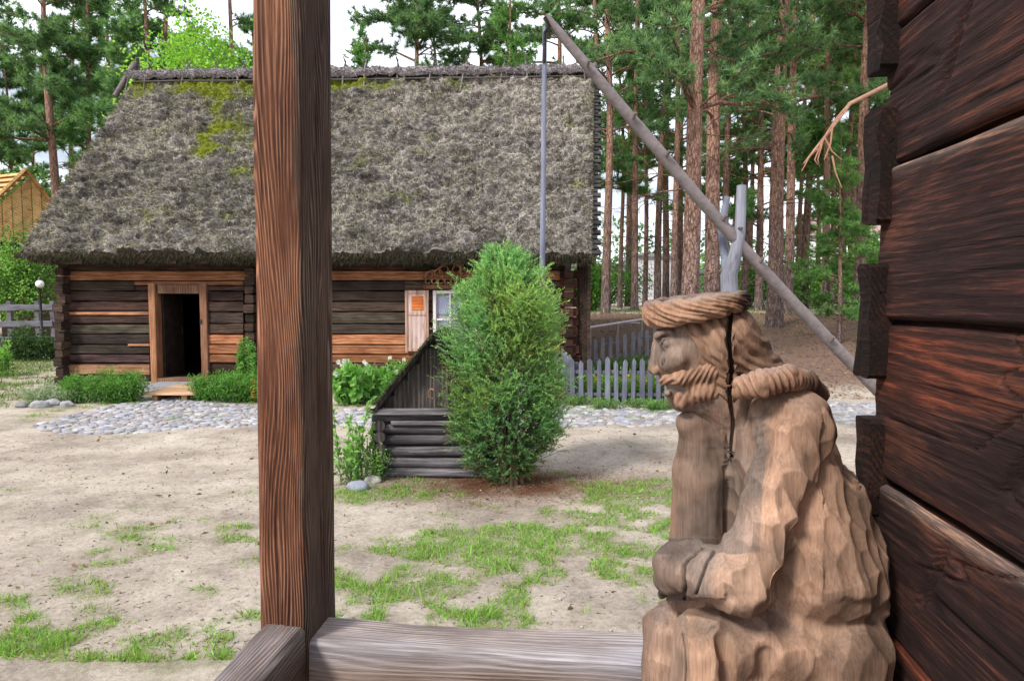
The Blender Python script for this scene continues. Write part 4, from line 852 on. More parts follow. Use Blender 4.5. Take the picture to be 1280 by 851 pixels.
# ================================================================== LEFT BACKGROUND
cab = thing('wooden_building', 'new yellow pine building with a steep gable roof at the left edge', 'building', tuple(P(10, 420, 34) * [1, 1, 0]))
Yc = 30.0
A_ = P(36, 214, Yc); Bv = P(62, 258, Yc); Bz = P(0, 305, Yc)
# gable faces the camera to the right, roof plane runs to the left
ax, az = A_[0], A_[2]; ex = P(62, 262, Yc)[0]; ez = P(62, 262, Yc)[2]
dx = ex - ax; dz = az - ez; wx = 2.2; lft = ax - wx * 1.0
q = MB(); rdir = np.array([-7.5, 3.0, 0]); 
def gp2(s, t): return np.array([ax + s * dx * .95, Yc + s * 1.0, az - abs(s) * dz * 1.0]) + rdir * t
lo = 305; zb = P(0, 303, Yc)[2]
# left-facing roof slope seen front-on: boards running along the ridge
nb_ = 14
for k in range(nb_):
    t0 = k / nb_; t1 = (k + 1) / nb_; p0 = np.array([ax + .02, Yc, az]) + np.array([-2.55, -1.5, -3.4]) * (t0 + .02); p1 = np.array([ax + .02, Yc, az]) + np.array([-2.55, -1.5, -3.4]) * (t1 - .02)
    mid = (p0 + p1) / 2; beam(q, mid, mid + rdir, np.linalg.norm(p1 - p0) * .97, .05, .005, 4, .004, O(rng.uniform(.9, 1.2)), up=tuple(np.cross(nrm(rdir), nrm(p1 - p0)) * -1))
p1 = np.array([ax, Yc + .04, az - .04]); p2 = p1 + np.array([-2.55, -1.5, -3.4]); q.add([p1 + [0, 0, -.05], p2 + [0, 0, -.05], p2 + rdir + [0, 0, -.05], p1 + rdir + [0, 0, -.05]], [(0, 1, 2, 3)], O(.55))
q.build('roof', M['yellow'], cab)
q = MB(); g0_ = np.array([ax, Yc + .05, az - .1]); l0 = np.array([ax - 2.45, Yc - 1.35, az - 3.35]); r0 = np.array([ax + dx * 1.35, Yc + 1.0, az - dz * 1.5]); r1 = r0 + [-.2, 0, -1.1]
nb2 = 12
gable_dir = r0 - l0
for k in range(nb2):
    t0 = k / nb2 + .005; t1 = (k + 1) / nb2 - .005
    def topz(t):
        x = l0[0] + (r0[0] - l0[0]) * t
        return az - .1 - (ax - x) / 2.45 * 3.25 if x < ax else az - .1 - (x - ax) / (dx * 1.35) * dz * 1.4
    a0 = l0 + (r0 - l0) * t0; a1 = l0 + (r0 - l0) * t1
    V = [(a0[0], a0[1], zb), (a1[0], a1[1], zb), (a1[0], a1[1], max(zb + .02, topz(t1))), (a0[0], a0[1], max(zb + .02, topz(t0)))]; V2 = [(x, y + .05, z) for x, y, z in V]
    q.add(V + V2, [(0, 1, 2, 3), (4, 7, 6, 5), (0, 4, 5, 1), (1, 5, 6, 2), (2, 6, 7, 3), (3, 7, 4, 0)], O(rng.uniform(.75, 1.05)))
q.build('gable', M['yellowv'] if 'yellowv' in M else M['yellow'], cab)
q = MB(); beam(q, np.array([ax, Yc - .15, az + .05]), l0 + [-.1, -.15, .0], .3, .12, .01, 4, .003, (1, 1, 1)); beam(q, np.array([ax - .05, Yc - .1, az + .05]), r0 + [.1, -.15, .05], .3, .12, .01, 4, .003, (.45, .35, .25)); q.build('barge_board', M['yellow'], cab)
q = MB(); box(q, (l0[0] + .5, Yc + .6, 0), (r0[0] - .5, Yc + 3, zb), (.5, .45, .4)); q.build('wall', M['log'], cab)
q = MB(); box(q, (l0[0] - .4, Yc - .2, zb - .12), (r0[0] + .1, Yc + 1.1, zb), (.35, .28, .22)); q.build('tie_beam', M['log'], cab)

gf = thing('board_fence', 'weathered blue-grey board fence behind the lawn at the far left', 'fence', tuple(P(20, 420, 25) * [1, 1, 0]))
for i, (px, py0, py1) in enumerate([(0, 382, 390), (0, 402, 411), (0, 422, 430)]):
    q = MB(); beam(q, P(-110, (py0 + py1) / 2, 25), P(66, (py0 + py1) / 2 - 2, 25), .05, .22, .01, 6, .01, (.55, .58, .68)); q.build('board', M['grey'], gf)
for px in (-100, -60, -20, 12, 47, 66):
    q = MB(); a = P(px, 376, 25.1); beam(q, (a[0], a[1], -.05), (a[0], a[1], a[2]), .16, .14, .01, 4, .01, (.5, .5, .55), up=(0, 1, 0)); q.build('post', M['grey'], gf)
lp = thing('street_lamp', 'black lamp post with a white glass globe beside the house corner', 'lamp', tuple(P(50, 420, 23) * [1, 1, 0]))
a = P(50, 361, 23); q = MB(); tube(q, [(a[0], 23, 0), (a[0], 23, .6), (a[0], 23, .65), (a[0], 23, a[2] - .1), (a[0], 23, a[2])], [.09, .08, .045, .04, .09], 10); q.build('post', bpy.data.materials['dark_iron'], lp)
import bmesh
bm = bmesh.new(); bmesh.ops.create_uvsphere(bm, u_segments=20, v_segments=12, radius=.13); V = np.array([v.co for v in bm.verts]); Q4 = [[v.index for v in f.verts] for f in bm.faces]; bm.free()
q = MB(); V2 = V + P(50, 355, 23); q.add(V2, [f for f in Q4 if len(f) == 4], (1, 1, 1), True); q.add(V2, [f for f in Q4 if len(f) == 3], (1, 1, 1), True); q.build('globe', plain('opal_glass', (.85, .85, .85), .2, 0, .02, 3), lp)
q = MB(); tube(q, [P(50, 349, 23), P(50, 346, 23)], [.07, .03], 10); q.build('cap', bpy.data.materials['dark_iron'], lp)

# white pole barrier and pale building behind the trees
wp = thing('barrier_pole', 'thin white pole barrier lying across posts at the foot of the forest', 'barrier', tuple(P(770, 405, 20)))
q = MB(); tube(q, [P(737, 409, 19.5), P(770, 404, 20), P(803, 399, 20.5)], .035, 6); q.build('pole', WHITE, wp)
q = MB(); tube(q, [P(772, 402.5, 20.3), P(800, 404, 20.3)], .022, 6); q.build('pole', WHITE, wp)
for px, py in ((738, 409), (772, 404), (802, 400)):
    q = MB(); a = P(px, py, 20); tube(q, [(a[0], a[1], zf(a[0], a[1])), a], .03, 6, O(.6)); q.build('post', WHITE, wp)
bd = thing('white_building', 'long low whitewashed brick building showing between the pine trunks', 'building', tuple(P(860, 395, 52) * [1, 1, 0] + [0, 0, 1.3]))
bm_, bnt, bb, bo = newmat('whitewashed_brick'); bt = nd(bnt, 'ShaderNodeTexBrick', i_Scale=1.0); bt.inputs['Color1'].default_value = (.62, .62, .66, 1); bt.inputs['Color2'].default_value = (.52, .52, .57, 1); bt.inputs['Mortar'].default_value = (.4, .4, .43, 1)
bt.inputs['Brick Width'].default_value = .6; bt.inputs['Row Height'].default_value = .3; btc = nd(bnt, 'ShaderNodeTexCoord'); bmp = nd(bnt, 'ShaderNodeMapping'); bmp.inputs['Rotation'].default_value = (R(90), 0, 0); bnt.links.new(btc.outputs['Object'], bmp.inputs[0]); bnt.links.new(bmp.outputs[0], bt.inputs['Vector']); bnt.links.new(bt.outputs['Color'], bb.inputs['Base Color']); bb.inputs['Roughness'].default_value = .9
a = P(690, 395, 52); b = P(1000, 395, 52); tz = P(800, 322, 52)[2]; t2 = P(800, 333, 52)[2]; c_ = P(795, 395, 52)
q = MB(); box(q, (a[0], 52, .5), (c_[0], 60, t2)); box(q, (c_[0] + .01, 51.2, .5), (P(862, 395, 52)[0], 60, tz)); box(q, (P(862, 395, 52)[0] + .02, 52.4, .5), (b[0], 60, P(800, 336, 52)[2])); q.build('wall', bm_, bd)
q = MB(); box(q, (a[0] - .2, 51.8, t2), (c_[0], 60.2, t2 + .2)); box(q, (c_[0] - .1, 51.0, tz + .002), (P(862, 395, 52)[0] + .2, 60.2, tz + .25)); q.build('roof', plain('grey_roof', (.25, .25, .28), .8), bd)
q = MB()
for px in (745, 772, 905, 950): x_ = P(px, 360, 52)[0]; box(q, (x_ - .5, 51.93 if px < 800 else 52.33, 3.0), (x_ + .5, 51.99 if px < 800 else 52.39, 3.9), (.12, .12, .14))
q.build('window', plain('dark_pane', (1, 1, 1), .2), bd)
bd2 = thing('pale_house', 'small pale house glimpsed beyond the forest at the right', 'building', tuple(P(1062, 395, 70) * [1, 1, 0] + [0, 0, 1.3]))
q = MB(); a = P(1045, 290, 70); box(q, (a[0], 70, .5), (a[0] + 9, 78, a[2])); q.build('wall', plain('pale_render', (.7, .68, .68), .9), bd2)
q = MB(); x0_ = a[0] - .4; V = [(x0_, 69.6, a[2]), (x0_ + 10, 69.6, a[2]), (x0_ + 10, 74, a[2] + 2.4), (x0_, 74, a[2] + 2.4), (x0_, 78.4, a[2]), (x0_ + 10, 78.4, a[2])]; q.add(V, [(0, 1, 2, 3), (3, 2, 5, 4), (0, 4, 5, 1)], (.5, .4, .38)); q.add(V, [(0, 3, 4), (1, 5, 2)], (.6, .55, .5)); q.build('roof', plain('tile_roof', (.6, .5, .5), .9), bd2)

# ================================================================== TREES
bk, bnt, bb, bo = newmat('pine_bark'); L_ = bnt.links.new
t1 = nd(bnt, 'ShaderNodeTexCoord'); s1 = nd(bnt, 'ShaderNodeSeparateXYZ'); L_(t1.outputs['Object'], s1.inputs[0])
m1 = nd(bnt, 'ShaderNodeMapping'); m1.inputs['Scale'].default_value = (1, 1, .35); L_(t1.outputs['Object'], m1.inputs[0])
n1 = nd(bnt, 'ShaderNodeTexNoise', i_Scale=14.0, i_Detail=7.0, i_Roughness=.7); L_(m1.outputs[0], n1.inputs['Vector']); n2 = nd(bnt, 'ShaderNodeTexVoronoi', i_Scale=16.0, feature='DISTANCE_TO_EDGE'); L_(m1.outputs[0], n2.inputs['Vector'])
lowc = ramp(bnt, n1.outputs['Fac'], [(.3, (.035, .028, .026)), (.5, (.15, .115, .11)), (.7, (.32, .26, .24))]); upc = ramp(bnt, n1.outputs['Fac'], [(.3, (.09, .045, .03)), (.5, (.3, .17, .12)), (.72, (.5, .32, .24))])
hm = nd(bnt, 'ShaderNodeMapRange'); hm.inputs['From Min'].default_value = 1.8; hm.inputs['From Max'].default_value = 7.5; L_(mathn(bnt, 'ADD', s1.outputs[2], mathn(bnt, 'MULTIPLY', n1.outputs['Fac'], 4.0)), hm.inputs['Value'])
at = nd(bnt, 'ShaderNodeVertexColor', layer_name='Col'); c = mixc(bnt, 1.0, mixc(bnt, hm.outputs[0], lowc, upc), at.outputs['Color'], 'MULTIPLY')
ed = nd(bnt, 'ShaderNodeMapRange'); ed.inputs['From Max'].default_value = .12; L_(n2.outputs['Distance'], ed.inputs['Value']); c = mixc(bnt, mathn(bnt, 'MULTIPLY', mathn(bnt, 'SUBTRACT', 1.0, ed.outputs[0]), .3), c, (.03, .02, .018))
L_(c, bb.inputs['Base Color']); bb.inputs['Roughness'].default_value = .9; bb.inputs['Specular IOR Level'].default_value = .15
bp = nd(bnt, 'ShaderNodeBump', i_Strength=.9, i_Distance=.03); L_(mathn(bnt, 'ADD', n1.outputs['Fac'], ed.outputs[0]), bp.inputs['Height']); L_(bp.outputs[0], bb.inputs['Normal'])
NEEDLE = leafmat('pine_needles', .42)
def pine_data(seed, Ht=19.0, r0=.2, crown0=5.0, nb=46, Lmax=3.2, lean=(.0, .0), dead=9, needle=(.09, .18, .09), tip=(.22, .36, .14), dens=1.0, cone=.7, side=None, nw=(.02, .038), nl=(.12, .24)):
    rg = np.random.RandomState(seed); n = 26; z = np.linspace(0, Ht, n)
    ph = rg.uniform(0, 6, 4); cxl = lean[0] * z + .12 * np.sin(z * .35 + ph[0]) * z / Ht * 2; cyl = lean[1] * z + .12 * np.sin(z * .3 + ph[1]) * z / Ht * 2
    path = np.stack([cxl - cxl[0], cyl - cyl[0], z], 1); rad = r0 * (1 - .82 * (z / Ht) ** 1.1) * (1 + .25 * np.exp(-z / .35))
    tr = MB(); pth = path.copy(); pth[0, 2] = -.3; tube(tr, pth, rad, 14, (1, 1, 1), jit=.1)
    cr_ = MB(); Cs = []; Ds = []; tipk = []
    def at_z(h): return np.array([np.interp(h, z, path[:, 0]), np.interp(h, z, path[:, 1]), h])
    for k in range(nb + dead):
        isdead = k >= nb; u = rg.rand() ** .9 if not isdead else 0
        h_ = crown0 + (Ht - crown0) * u if not isdead else rg.uniform(crown0 * .3, crown0 * 1.35)
        az_ = rg.uniform(0, 6.283) if side is None or rg.rand() > .5 else side + rg.normal() * .7
        Lb = Lmax * (1 - cone * u) * rg.uniform(.55, 1.15) if not isdead else rg.uniform(.5, 2.0)
        el_ = rg.uniform(.0, .55) + .5 * u if not isdead else rg.uniform(-.2, .7)
        d = np.array([math.cos(az_) * math.cos(el_), math.sin(az_) * math.cos(el_), math.sin(el_)]); p0 = at_z(h_)
        t = np.linspace(0, 1, 6)[:, None]; side_ = np.array([-d[1], d[0], 0]) * rg.normal() * .18
        pts = p0 + d * Lb * t + side_ * Lb * t ** 2 + np.array([0, 0, -1]) * Lb * (.28 * t ** 2 if not isdead else .15 * t ** 2) + rg.normal(size=(6, 3)) * .035 * Lb * t
        br = (.012 + .013 * Lb) * (1 if not isdead else .6); tube(tr, pts, br * np.linspace(1, .25, 6), 4, (.75, .75, .75), caps=False)
        if isdead:
            for j in range(rg.randint(1, 4)):
                s_ = rg.uniform(.4, .95); b0 = pts[0] * (1 - s_) + pts[-1] * s_; dd_ = sphdir(rg, 1, -.1)[0] + d; tube(tr, [b0, b0 + dd_ * .25 * Lb, b0 + dd_ * .45 * Lb + [0, 0, .05]], [.01, .007, .003], 3, (.6, .6, .62), caps=False)
            continue
        nt_ = max(3, int(Lb * 5.2 * dens))
        for j in range(nt_):
            s_ = rg.uniform(.3, 1.0); i_ = s_ * 5; a_ = int(min(4, i_)); b0 = pts[a_] + (pts[a_ + 1] - pts[a_]) * (i_ - a_)
            ddv = d + sphdir(rg, 1, .1)[0] * 1.1; ddv[2] = ddv[2] * .5 + .12; ddv = nrm(ddv); lt = rg.uniform(.25, .75) * (.5 + .4 * Lb / 2)
            e_ = b0 + ddv * lt; tube(tr, [b0, e_], [.008, .003], 3, (.6, .6, .6), caps=False)
            for w_ in (.4, .7, 1.0):
                Cs.append(b0 + ddv * lt * w_ + rg.normal(size=3) * .07); Ds.append(ddv); tipk.append(w_)
    Cs = np.array(Cs); Ds = np.array(Ds); tipk = np.array(tipk); n = len(Cs); K = 24
    rr = np.repeat(np.arange(n), K); D = Ds[rr] * .55 + sphdir(rg, n * K, .25); c0 = Cs[rr] - Ds[rr] * rg.uniform(0, .16, (n * K, 1))
    kk = np.clip(.25 + .35 * (tipk[rr] - .5) + .25 * rg.normal(size=n)[rr], 0, 1)[:, None]; cols = np.array(needle) * (1 - kk) + np.array(tip) * kk; cols = cols * rg.uniform(.7, 1.3, (n * K, 1))
    blades(cr_, c0, D, rg.uniform(*nl, n * K), rg.uniform(*nw, n * K), np.clip(cols, .005, .8), rg)
    return tr.mesh('trunk'), cr_.mesh('crown')
V_ = {}
def variant(key, **kw):
    if key not in V_:
        a, b = pine_data(**kw); a.materials.append(bk); b.materials.append(NEEDLE); V_[key] = (a, b)
    return V_[key]
def put_tree(key, x, y, sc=1.0, rz=0.0, label='', cat='tree', group=None, name='pine_tree', szr=1.0):
    a, b = V_[key]; e = thing(name, label, cat, (x, y, zf(x, y) - .03), rz, group); e.scale = (sc * szr, sc * szr, sc)
    for nm, me in (('trunk', a), ('crown', b)):
        o = bpy.data.objects.new(nm, me); COL.objects.link(o); o.parent = e
    return e
variant('A', seed=1, r0=.215, crown0=5.8, Ht=20, nb=60, Lmax=3.4, lean=(.028, 0), dead=10)
variant('B', seed=2, r0=.215, crown0=5.8, Ht=21, nb=44, Lmax=3.0, lean=(.008, 0), dead=14)
variant('C', seed=3, r0=.25, crown0=4.6, Ht=19, nb=46, Lmax=3.8, lean=(.006, 0), dead=20, needle=(.06, .14, .06))
variant('D', seed=4, r0=.17, crown0=6.0, Ht=18, nb=44, Lmax=2.6, dead=8)
variant('E', seed=5, r0=.15, crown0=7.0, Ht=17, nb=40, Lmax=2.4, dead=10, tip=(.15, .28, .09))
variant('Fv', seed=6, r0=.19, crown0=4.2, Ht=18, nb=58, Lmax=3.6, dead=6, needle=(.09, .19, .085), tip=(.23, .4, .14), dens=1.2, nw=(.03, .055), nl=(.16, .32))
variant('Gv', seed=7, r0=.17, crown0=3.2, Ht=16, nb=60, Lmax=3.6, dead=5, needle=(.09, .2, .07), tip=(.2, .38, .11), dens=1.5, nw=(.03, .055), nl=(.16, .32))
variant('Y', seed=8, r0=.1, crown0=1.0, Ht=9.5, nb=70, Lmax=2.3, dead=0, needle=(.09, .2, .06), tip=(.2, .38, .1), cone=.85, dens=1.3)
def tx(px, Y): return P(px, 380, Y)[0]
RT = 'tall pines at the right of the thatched house'; LT = 'pines behind the thatched house'
put_tree('A', tx(859, 16), 16, 1, 0, 'thick pine with a pale pinkish trunk rising right behind the carved head', group=RT)
put_tree('B', tx(889, 18.5), 18.5, 1, 0, 'straight reddish pine close beside the thickest pink trunk', group=RT)
put_tree('C', tx(968, 21.5), 21.5, 1, 0, 'dark grey pine with many bare side branches right of the forked post', group=RT)
put_tree('D', tx(757, 27), 27, 1.05, 1.0, 'straight reddish pine just right of the house gable', group=RT)
put_tree('E', tx(793, 30), 30, 1.1, 2, 'slim orange pine with short twigs, second from the house gable', group=RT)
put_tree('E', tx(822, 33), 33, 1.2, 4, 'slim dark pine, left one of the close group before the white building', group=RT)
put_tree('D', tx(832, 38), 38, 1.2, 3, 'thin pine in the middle of the group before the white building', group=RT)
put_tree('E', tx(842, 28), 28, 1.0, 5, 'slim brown pine nearest to the left of the thick pink trunk', group=RT)
put_tree('D', tx(905, 30), 30, 1.0, 5, 'thin dark pine seen between the paired trunks and the forked post', group=RT)
put_tree('E', tx(930, 34), 34, 1.1, .6, 'thin greenish pine just right of the forked post', group=RT)
put_tree('D', tx(985, 26), 26, 1.1, 2.2, 'brown pine close behind the dark branched pine', group=RT)
put_tree('E', tx(1030, 29), 29, 1.1, 1.2, 'slim pine above the middle of the sweep pole end', group=RT)
put_tree('E', tx(1052, 31), 31, 1.1, 3.2, 'slim straight pine between the sweep pole end and the dark wall', group=RT)
put_tree('D', tx(1074, 24), 24, 1.15, 4.4, 'pale thick pine trunk touching the dark porch wall', group=RT)
variant('Pv', seed=19, r0=.22, crown0=7.0, Ht=19, nb=54, Lmax=3.6, dead=12, dens=1.4, nw=(.03, .05), nl=(.15, .3))
put_tree('Pv', tx(75, 35), 35, 1.2, .5, 'big reddish pine left of the thatched roof', group=LT)
put_tree('Fv', tx(192, 33), 33, 1.1, 2.5, 'orange-barked pine above the left end of the ridge', group=LT)
put_tree('D', tx(299, 36), 36, 1.25, 2.5, 'pale slim pine just left of the porch post top', group=LT)
variant('S1', seed=12, r0=.19, crown0=10.5, Ht=20, nb=50, Lmax=3.6, dead=16, dens=1.3, nw=(.03, .05), nl=(.15, .3)); variant('S2', seed=13, r0=.15, crown0=9.5, Ht=19, nb=46, Lmax=3.2, dead=14, dens=1.3, nw=(.03, .05), nl=(.15, .3))
put_tree('S1', tx(528, 32), 32, 1, 1.5, 'reddish pine rising over the middle of the ridge, left of a forked pair', group=LT)
put_tree('S2', tx(545, 34), 34, 1, .5, 'thin leaning pine close right of the reddish one over the ridge', group=LT)
put_tree('S1', tx(599, 35), 35, 1, 3.5, 'lone brown pine trunk over the ridge against bright sky', group=LT)
put_tree('S1', tx(694, 33), 33, 1, 4.5, 'orange pine trunk right beside the top of the hanging well pole', group=LT)
put_tree('Y', tx(640, 27), 27, 1.33, 1, 'light green young pine poking above the ridge near the hanging pole', group=LT)
put_tree('Y', tx(470, 28), 28, 1.3, 2, 'dark young pine topping the ridge right of the porch post', group=LT)
put_tree('Fv', tx(740, 31), 31, 1.0, 1.2, 'bushy pine directly behind the right end of the thatched roof', group=RT)
rg = np.random.RandomState(77)
def where(px, Y):
    spots = [(-80, 'outside the left edge'), (0, 'at the left edge'), (40, 'over the yellow building'), (85, 'over the lamp'), (135, 'left of the roof slope'), (160, 'at the ridge end'), (200, 'over the left doorway'), (225, 'over the doorway'), (250, 'right of the yellow-green tree'), (275, 'beside the pale trunk'), (310, 'left of the porch post'), (345, 'behind the porch post'), (400, 'right of the porch post'),
             (480, 'over the shutter'), (540, 'over the window'), (620, 'over the juniper'), (700, 'by the well pole'), (778, 'by the house gable'), (800, 'over the picket fences'), (830, 'above the carved brow'), (868, 'behind the thick pink trunk'), (892, 'between the paired trunks'), (925, 'by the forked post'), (950, 'right of the forked post'), (980, 'by the dark branched pine'),
             (1010, 'over the sweep pole'), (1038, 'under the broken bough'), (1068, 'left of the dark wall'), (1100, 'touching the dark wall'), (2000, 'behind the dark wall')]
    s = [n for p, n in spots if px <= p][0]
    return s + (', in the front row' if Y < 36 else ', in the middle rows' if Y < 46 else ', farthest back')
def filler(pxs, Ys, keys, label, group, smin=.9, smax=1.2):
    for px, Y in zip(pxs, Ys): put_tree(keys[rg.randint(len(keys))], tx(px, Y), Y, rg.uniform(smin, smax), rg.uniform(0, 6.28), label + ' ' + where(px, Y), group=group)
variant('Hv', seed=16, r0=.17, crown0=8.2, Ht=20, nb=50, Lmax=3.6, dead=8, needle=(.09, .18, .095), tip=(.23, .38, .15), dens=1.2, nw=(.03, .055), nl=(.16, .32))
variant('Iv', seed=17, r0=.15, crown0=7.0, Ht=18, nb=46, Lmax=3.3, dead=8, needle=(.12, .23, .09), tip=(.3, .46, .14), dens=1.2, nw=(.03, .055), nl=(.16, .32))
filler([775, 806, 850, 905, 935], [38, 36, 42, 40, 38], ['Hv', 'Iv'], 'high-crowned green pine of the right-hand forest', 'bushy pines deep in the right-hand forest')
filler([948, 1005, 1040, 1078, 1110, 1150, 1020], [31, 36, 33, 30, 27, 33, 45], ['Gv', 'Iv', 'Fv', 'Gv'], 'bushy green pine of the right-hand forest', 'bushy pines deep in the right-hand forest')
filler([785, 850, 915, 997, 1062, 1130], [43, 47, 50, 42, 40, 40], ['D', 'E'], 'slender bare pine trunk', 'slender trunks deep in the right-hand forest', 1.0, 1.35)
filler([-60, 20, 120, 150, 235, 260, 330, -10, 50, 100, 170, 215, 290, 385, -120], [40, 42, 38, 40, 38, 46, 44, 42, 50, 44, 52, 34, 55, 50, 42], ['Fv', 'Gv', 'Fv'], 'bushy dense pine', 'bushy pines behind the left of the roof', .95, 1.2)
filler([430, 570, 660, 500], [58, 62, 60, 66], ['S1', 'S2'], 'thin pine against the open sky', 'distant pines in the gap above the ridge', .85, 1.0)
# dead hanging bough on the pine by the wall
tree_b = put_tree('D', tx(1180, 19), 19, 1.1, .3, 'pine behind the dark wall with a broken orange bough hanging down', group=RT)
q = MB(); bp_ = [P(1180, 70, 19), P(1090, 116, 18), P(1062, 130, 17.6), P(1040, 160, 17.4), P(1020, 185, 17.2), P(1004, 205, 17)]
tube(q, bp_, [.07, .055, .05, .042, .03, .012], 7, (.85, .75, .7), jit=.15)
for pp in ([(1056, 136), (1044, 150), (1030, 172), (1022, 200), (1026, 212)], [(1040, 160), (1038, 180), (1030, 200)], [(1030, 172), (1040, 190), (1052, 200)], [(1022, 186), (1012, 196), (1002, 214)], [(1030, 172), (1018, 200), (1022, 206)], [(1040, 195), (1044, 215), (1052, 235)]):
    tube(q, [P(a, b, 17.2) for a, b in pp], np.linspace(.03, .01, len(pp)), 5, (.9, .75, .68), caps=False)
for v_ in q.v: v_ -= np.array(tree_b.location, np.float32); v_ /= 1.1
cz, sz = math.cos(-.3), math.sin(-.3)
for v_ in q.v: x_ = v_[:, 0] * cz - v_[:, 1] * sz; y_ = v_[:, 0] * sz + v_[:, 1] * cz; v_[:, 0] = x_; v_[:, 1] = y_
q.build('broken_bough', plain('orange_dead_wood', (.4, .25, .18), .8, 0, .35, 14), tree_b, local=True)
# light-green boughs by the wall (young pine with drooping boughs) and broadleaf trees
put_tree('Y', tx(1050, 19), 19, .62, 1, 'young feathery pine below the broken bough beside the dark wall', group=RT)
def broadleaf(label, px, Y, h_, rx, n, col, col2, seed, base_h=.3, leaf=(.13, .08), group=None, name='broadleaf_tree', cat='tree'):
    rg = np.random.RandomState(seed); x = tx(px, Y); z0 = zf(x, Y); t_ = thing(name, label, cat, (x, Y, z0), 0, group); mb = MB(); tr = MB()
    tube(tr, [(x, Y, z0 - .1), (x + .05, Y, z0 + h_ * .4), (x, Y, z0 + h_ * .85)], [.05 + .012 * h_, .04 + .006 * h_, .02], 8)
    nc = int(40 + 12 * rx); cc = sphdir(rg, nc) * rg.uniform(.25, 1, (nc, 1)) * np.array([rx, rx * .8, h_ * (1 - base_h) / 2]); cc += [x, Y, z0 + h_ * (1 + base_h) / 2]
    per = n // nc
    for c in cc:
        tube(tr, [(x, Y, max(z0 + .2, c[2] - .5 * rx)), (np.array([x, Y, c[2] - .2 * rx]) + c) / 2, c], [.02, .015, .006], 4, caps=False)
        k = per; P_ = c + rg.normal(size=(k, 3)) * rx * .17; cols = colvar(rg, k, col, .2, .07) if rg.rand() < .5 else colvar(rg, k, col2, .2, .07); leaves(mb, P_, sphdir(rg, k, -.2), rg.uniform(.6, 1.2, k) * leaf[0], leaf[1], cols, rg)
    mb.build('crown', LEAF, t_); tr.build('trunk', plain('leafy_bark', (.14, .12, .1), .9) if 'leafy_bark' not in bpy.data.materials else bpy.data.materials['leafy_bark'], t_)
broadleaf('bright yellow-green broadleaf tree above the left half of the ridge', 255, 27, 12.9, 2.6, 20000, (.2, .4, .05), (.32, .55, .08), 1, .35, (.16, .1))
broadleaf('green leafy tree at the left edge below the pines', 10, 36, 9, 3.0, 9000, (.1, .22, .05), (.17, .3, .07), 2, .1, (.2, .13))
broadleaf('leafy garden tree behind the grey fence at the far left', 28, 28, 4.6, 1.7, 9000, (.09, .2, .04), (.2, .36, .08), 3, .15, (.13, .08))
for k, (px, Y, hh, rx) in enumerate([(762, 42, 3, 2.5), (735, 30, 2.0, 1.2), (945, 36, 3.0, 2.2), (985, 44, 3, 2.6), (1020, 38, 2.6, 2.2), (1055, 34, 2.6, 1.9), (1078, 28, 3.4, 1.6), (905, 46, 2.6, 2.4), (860, 60, 4, 3), (1100, 40, 4, 3)]):
    broadleaf('green undergrowth bush ' + where(px, Y), px, Y, hh, rx, 4200, (.1, .22, .05), (.2, .4, .08), 10 + k, 0.0, (.17, .1), 'undergrowth bushes among the right-hand pines', 'forest_bush', 'bush')
def woods():
    rg = np.random.RandomState(31); N = 90000; a = rg.uniform(-1.0, 1.0, N); Y = rg.uniform(75, 110, N); x = a * Y; 
    top = 9 + 4 * fbm(np.stack([a * 14, 0 * a, 0 * a], 1), 3); gap = (a > -.36) & (a < .08); top = np.where(gap, 5.0, top); z = 1.2 + rg.rand(N) * top
    gapz = (a > .1) & (z > 4.5) & (rg.rand(N) < .85); k = ~gapz; x = x[k]; Y = Y[k]; z = z[k]; n = len(x)
    mb = MB(); leaves(mb, np.stack([x, Y, z], 1), sphdir(rg, n), rg.uniform(.5, 1.0, n), rg.uniform(.3, .6, n), colvar(rg, n, (.08, .17, .05), .35, .08), rg)
    stuff(mb.build('distant_wood', LEAF), 'green mass of far-off woodland closing the view behind all the pines', 'woodland')
woods()

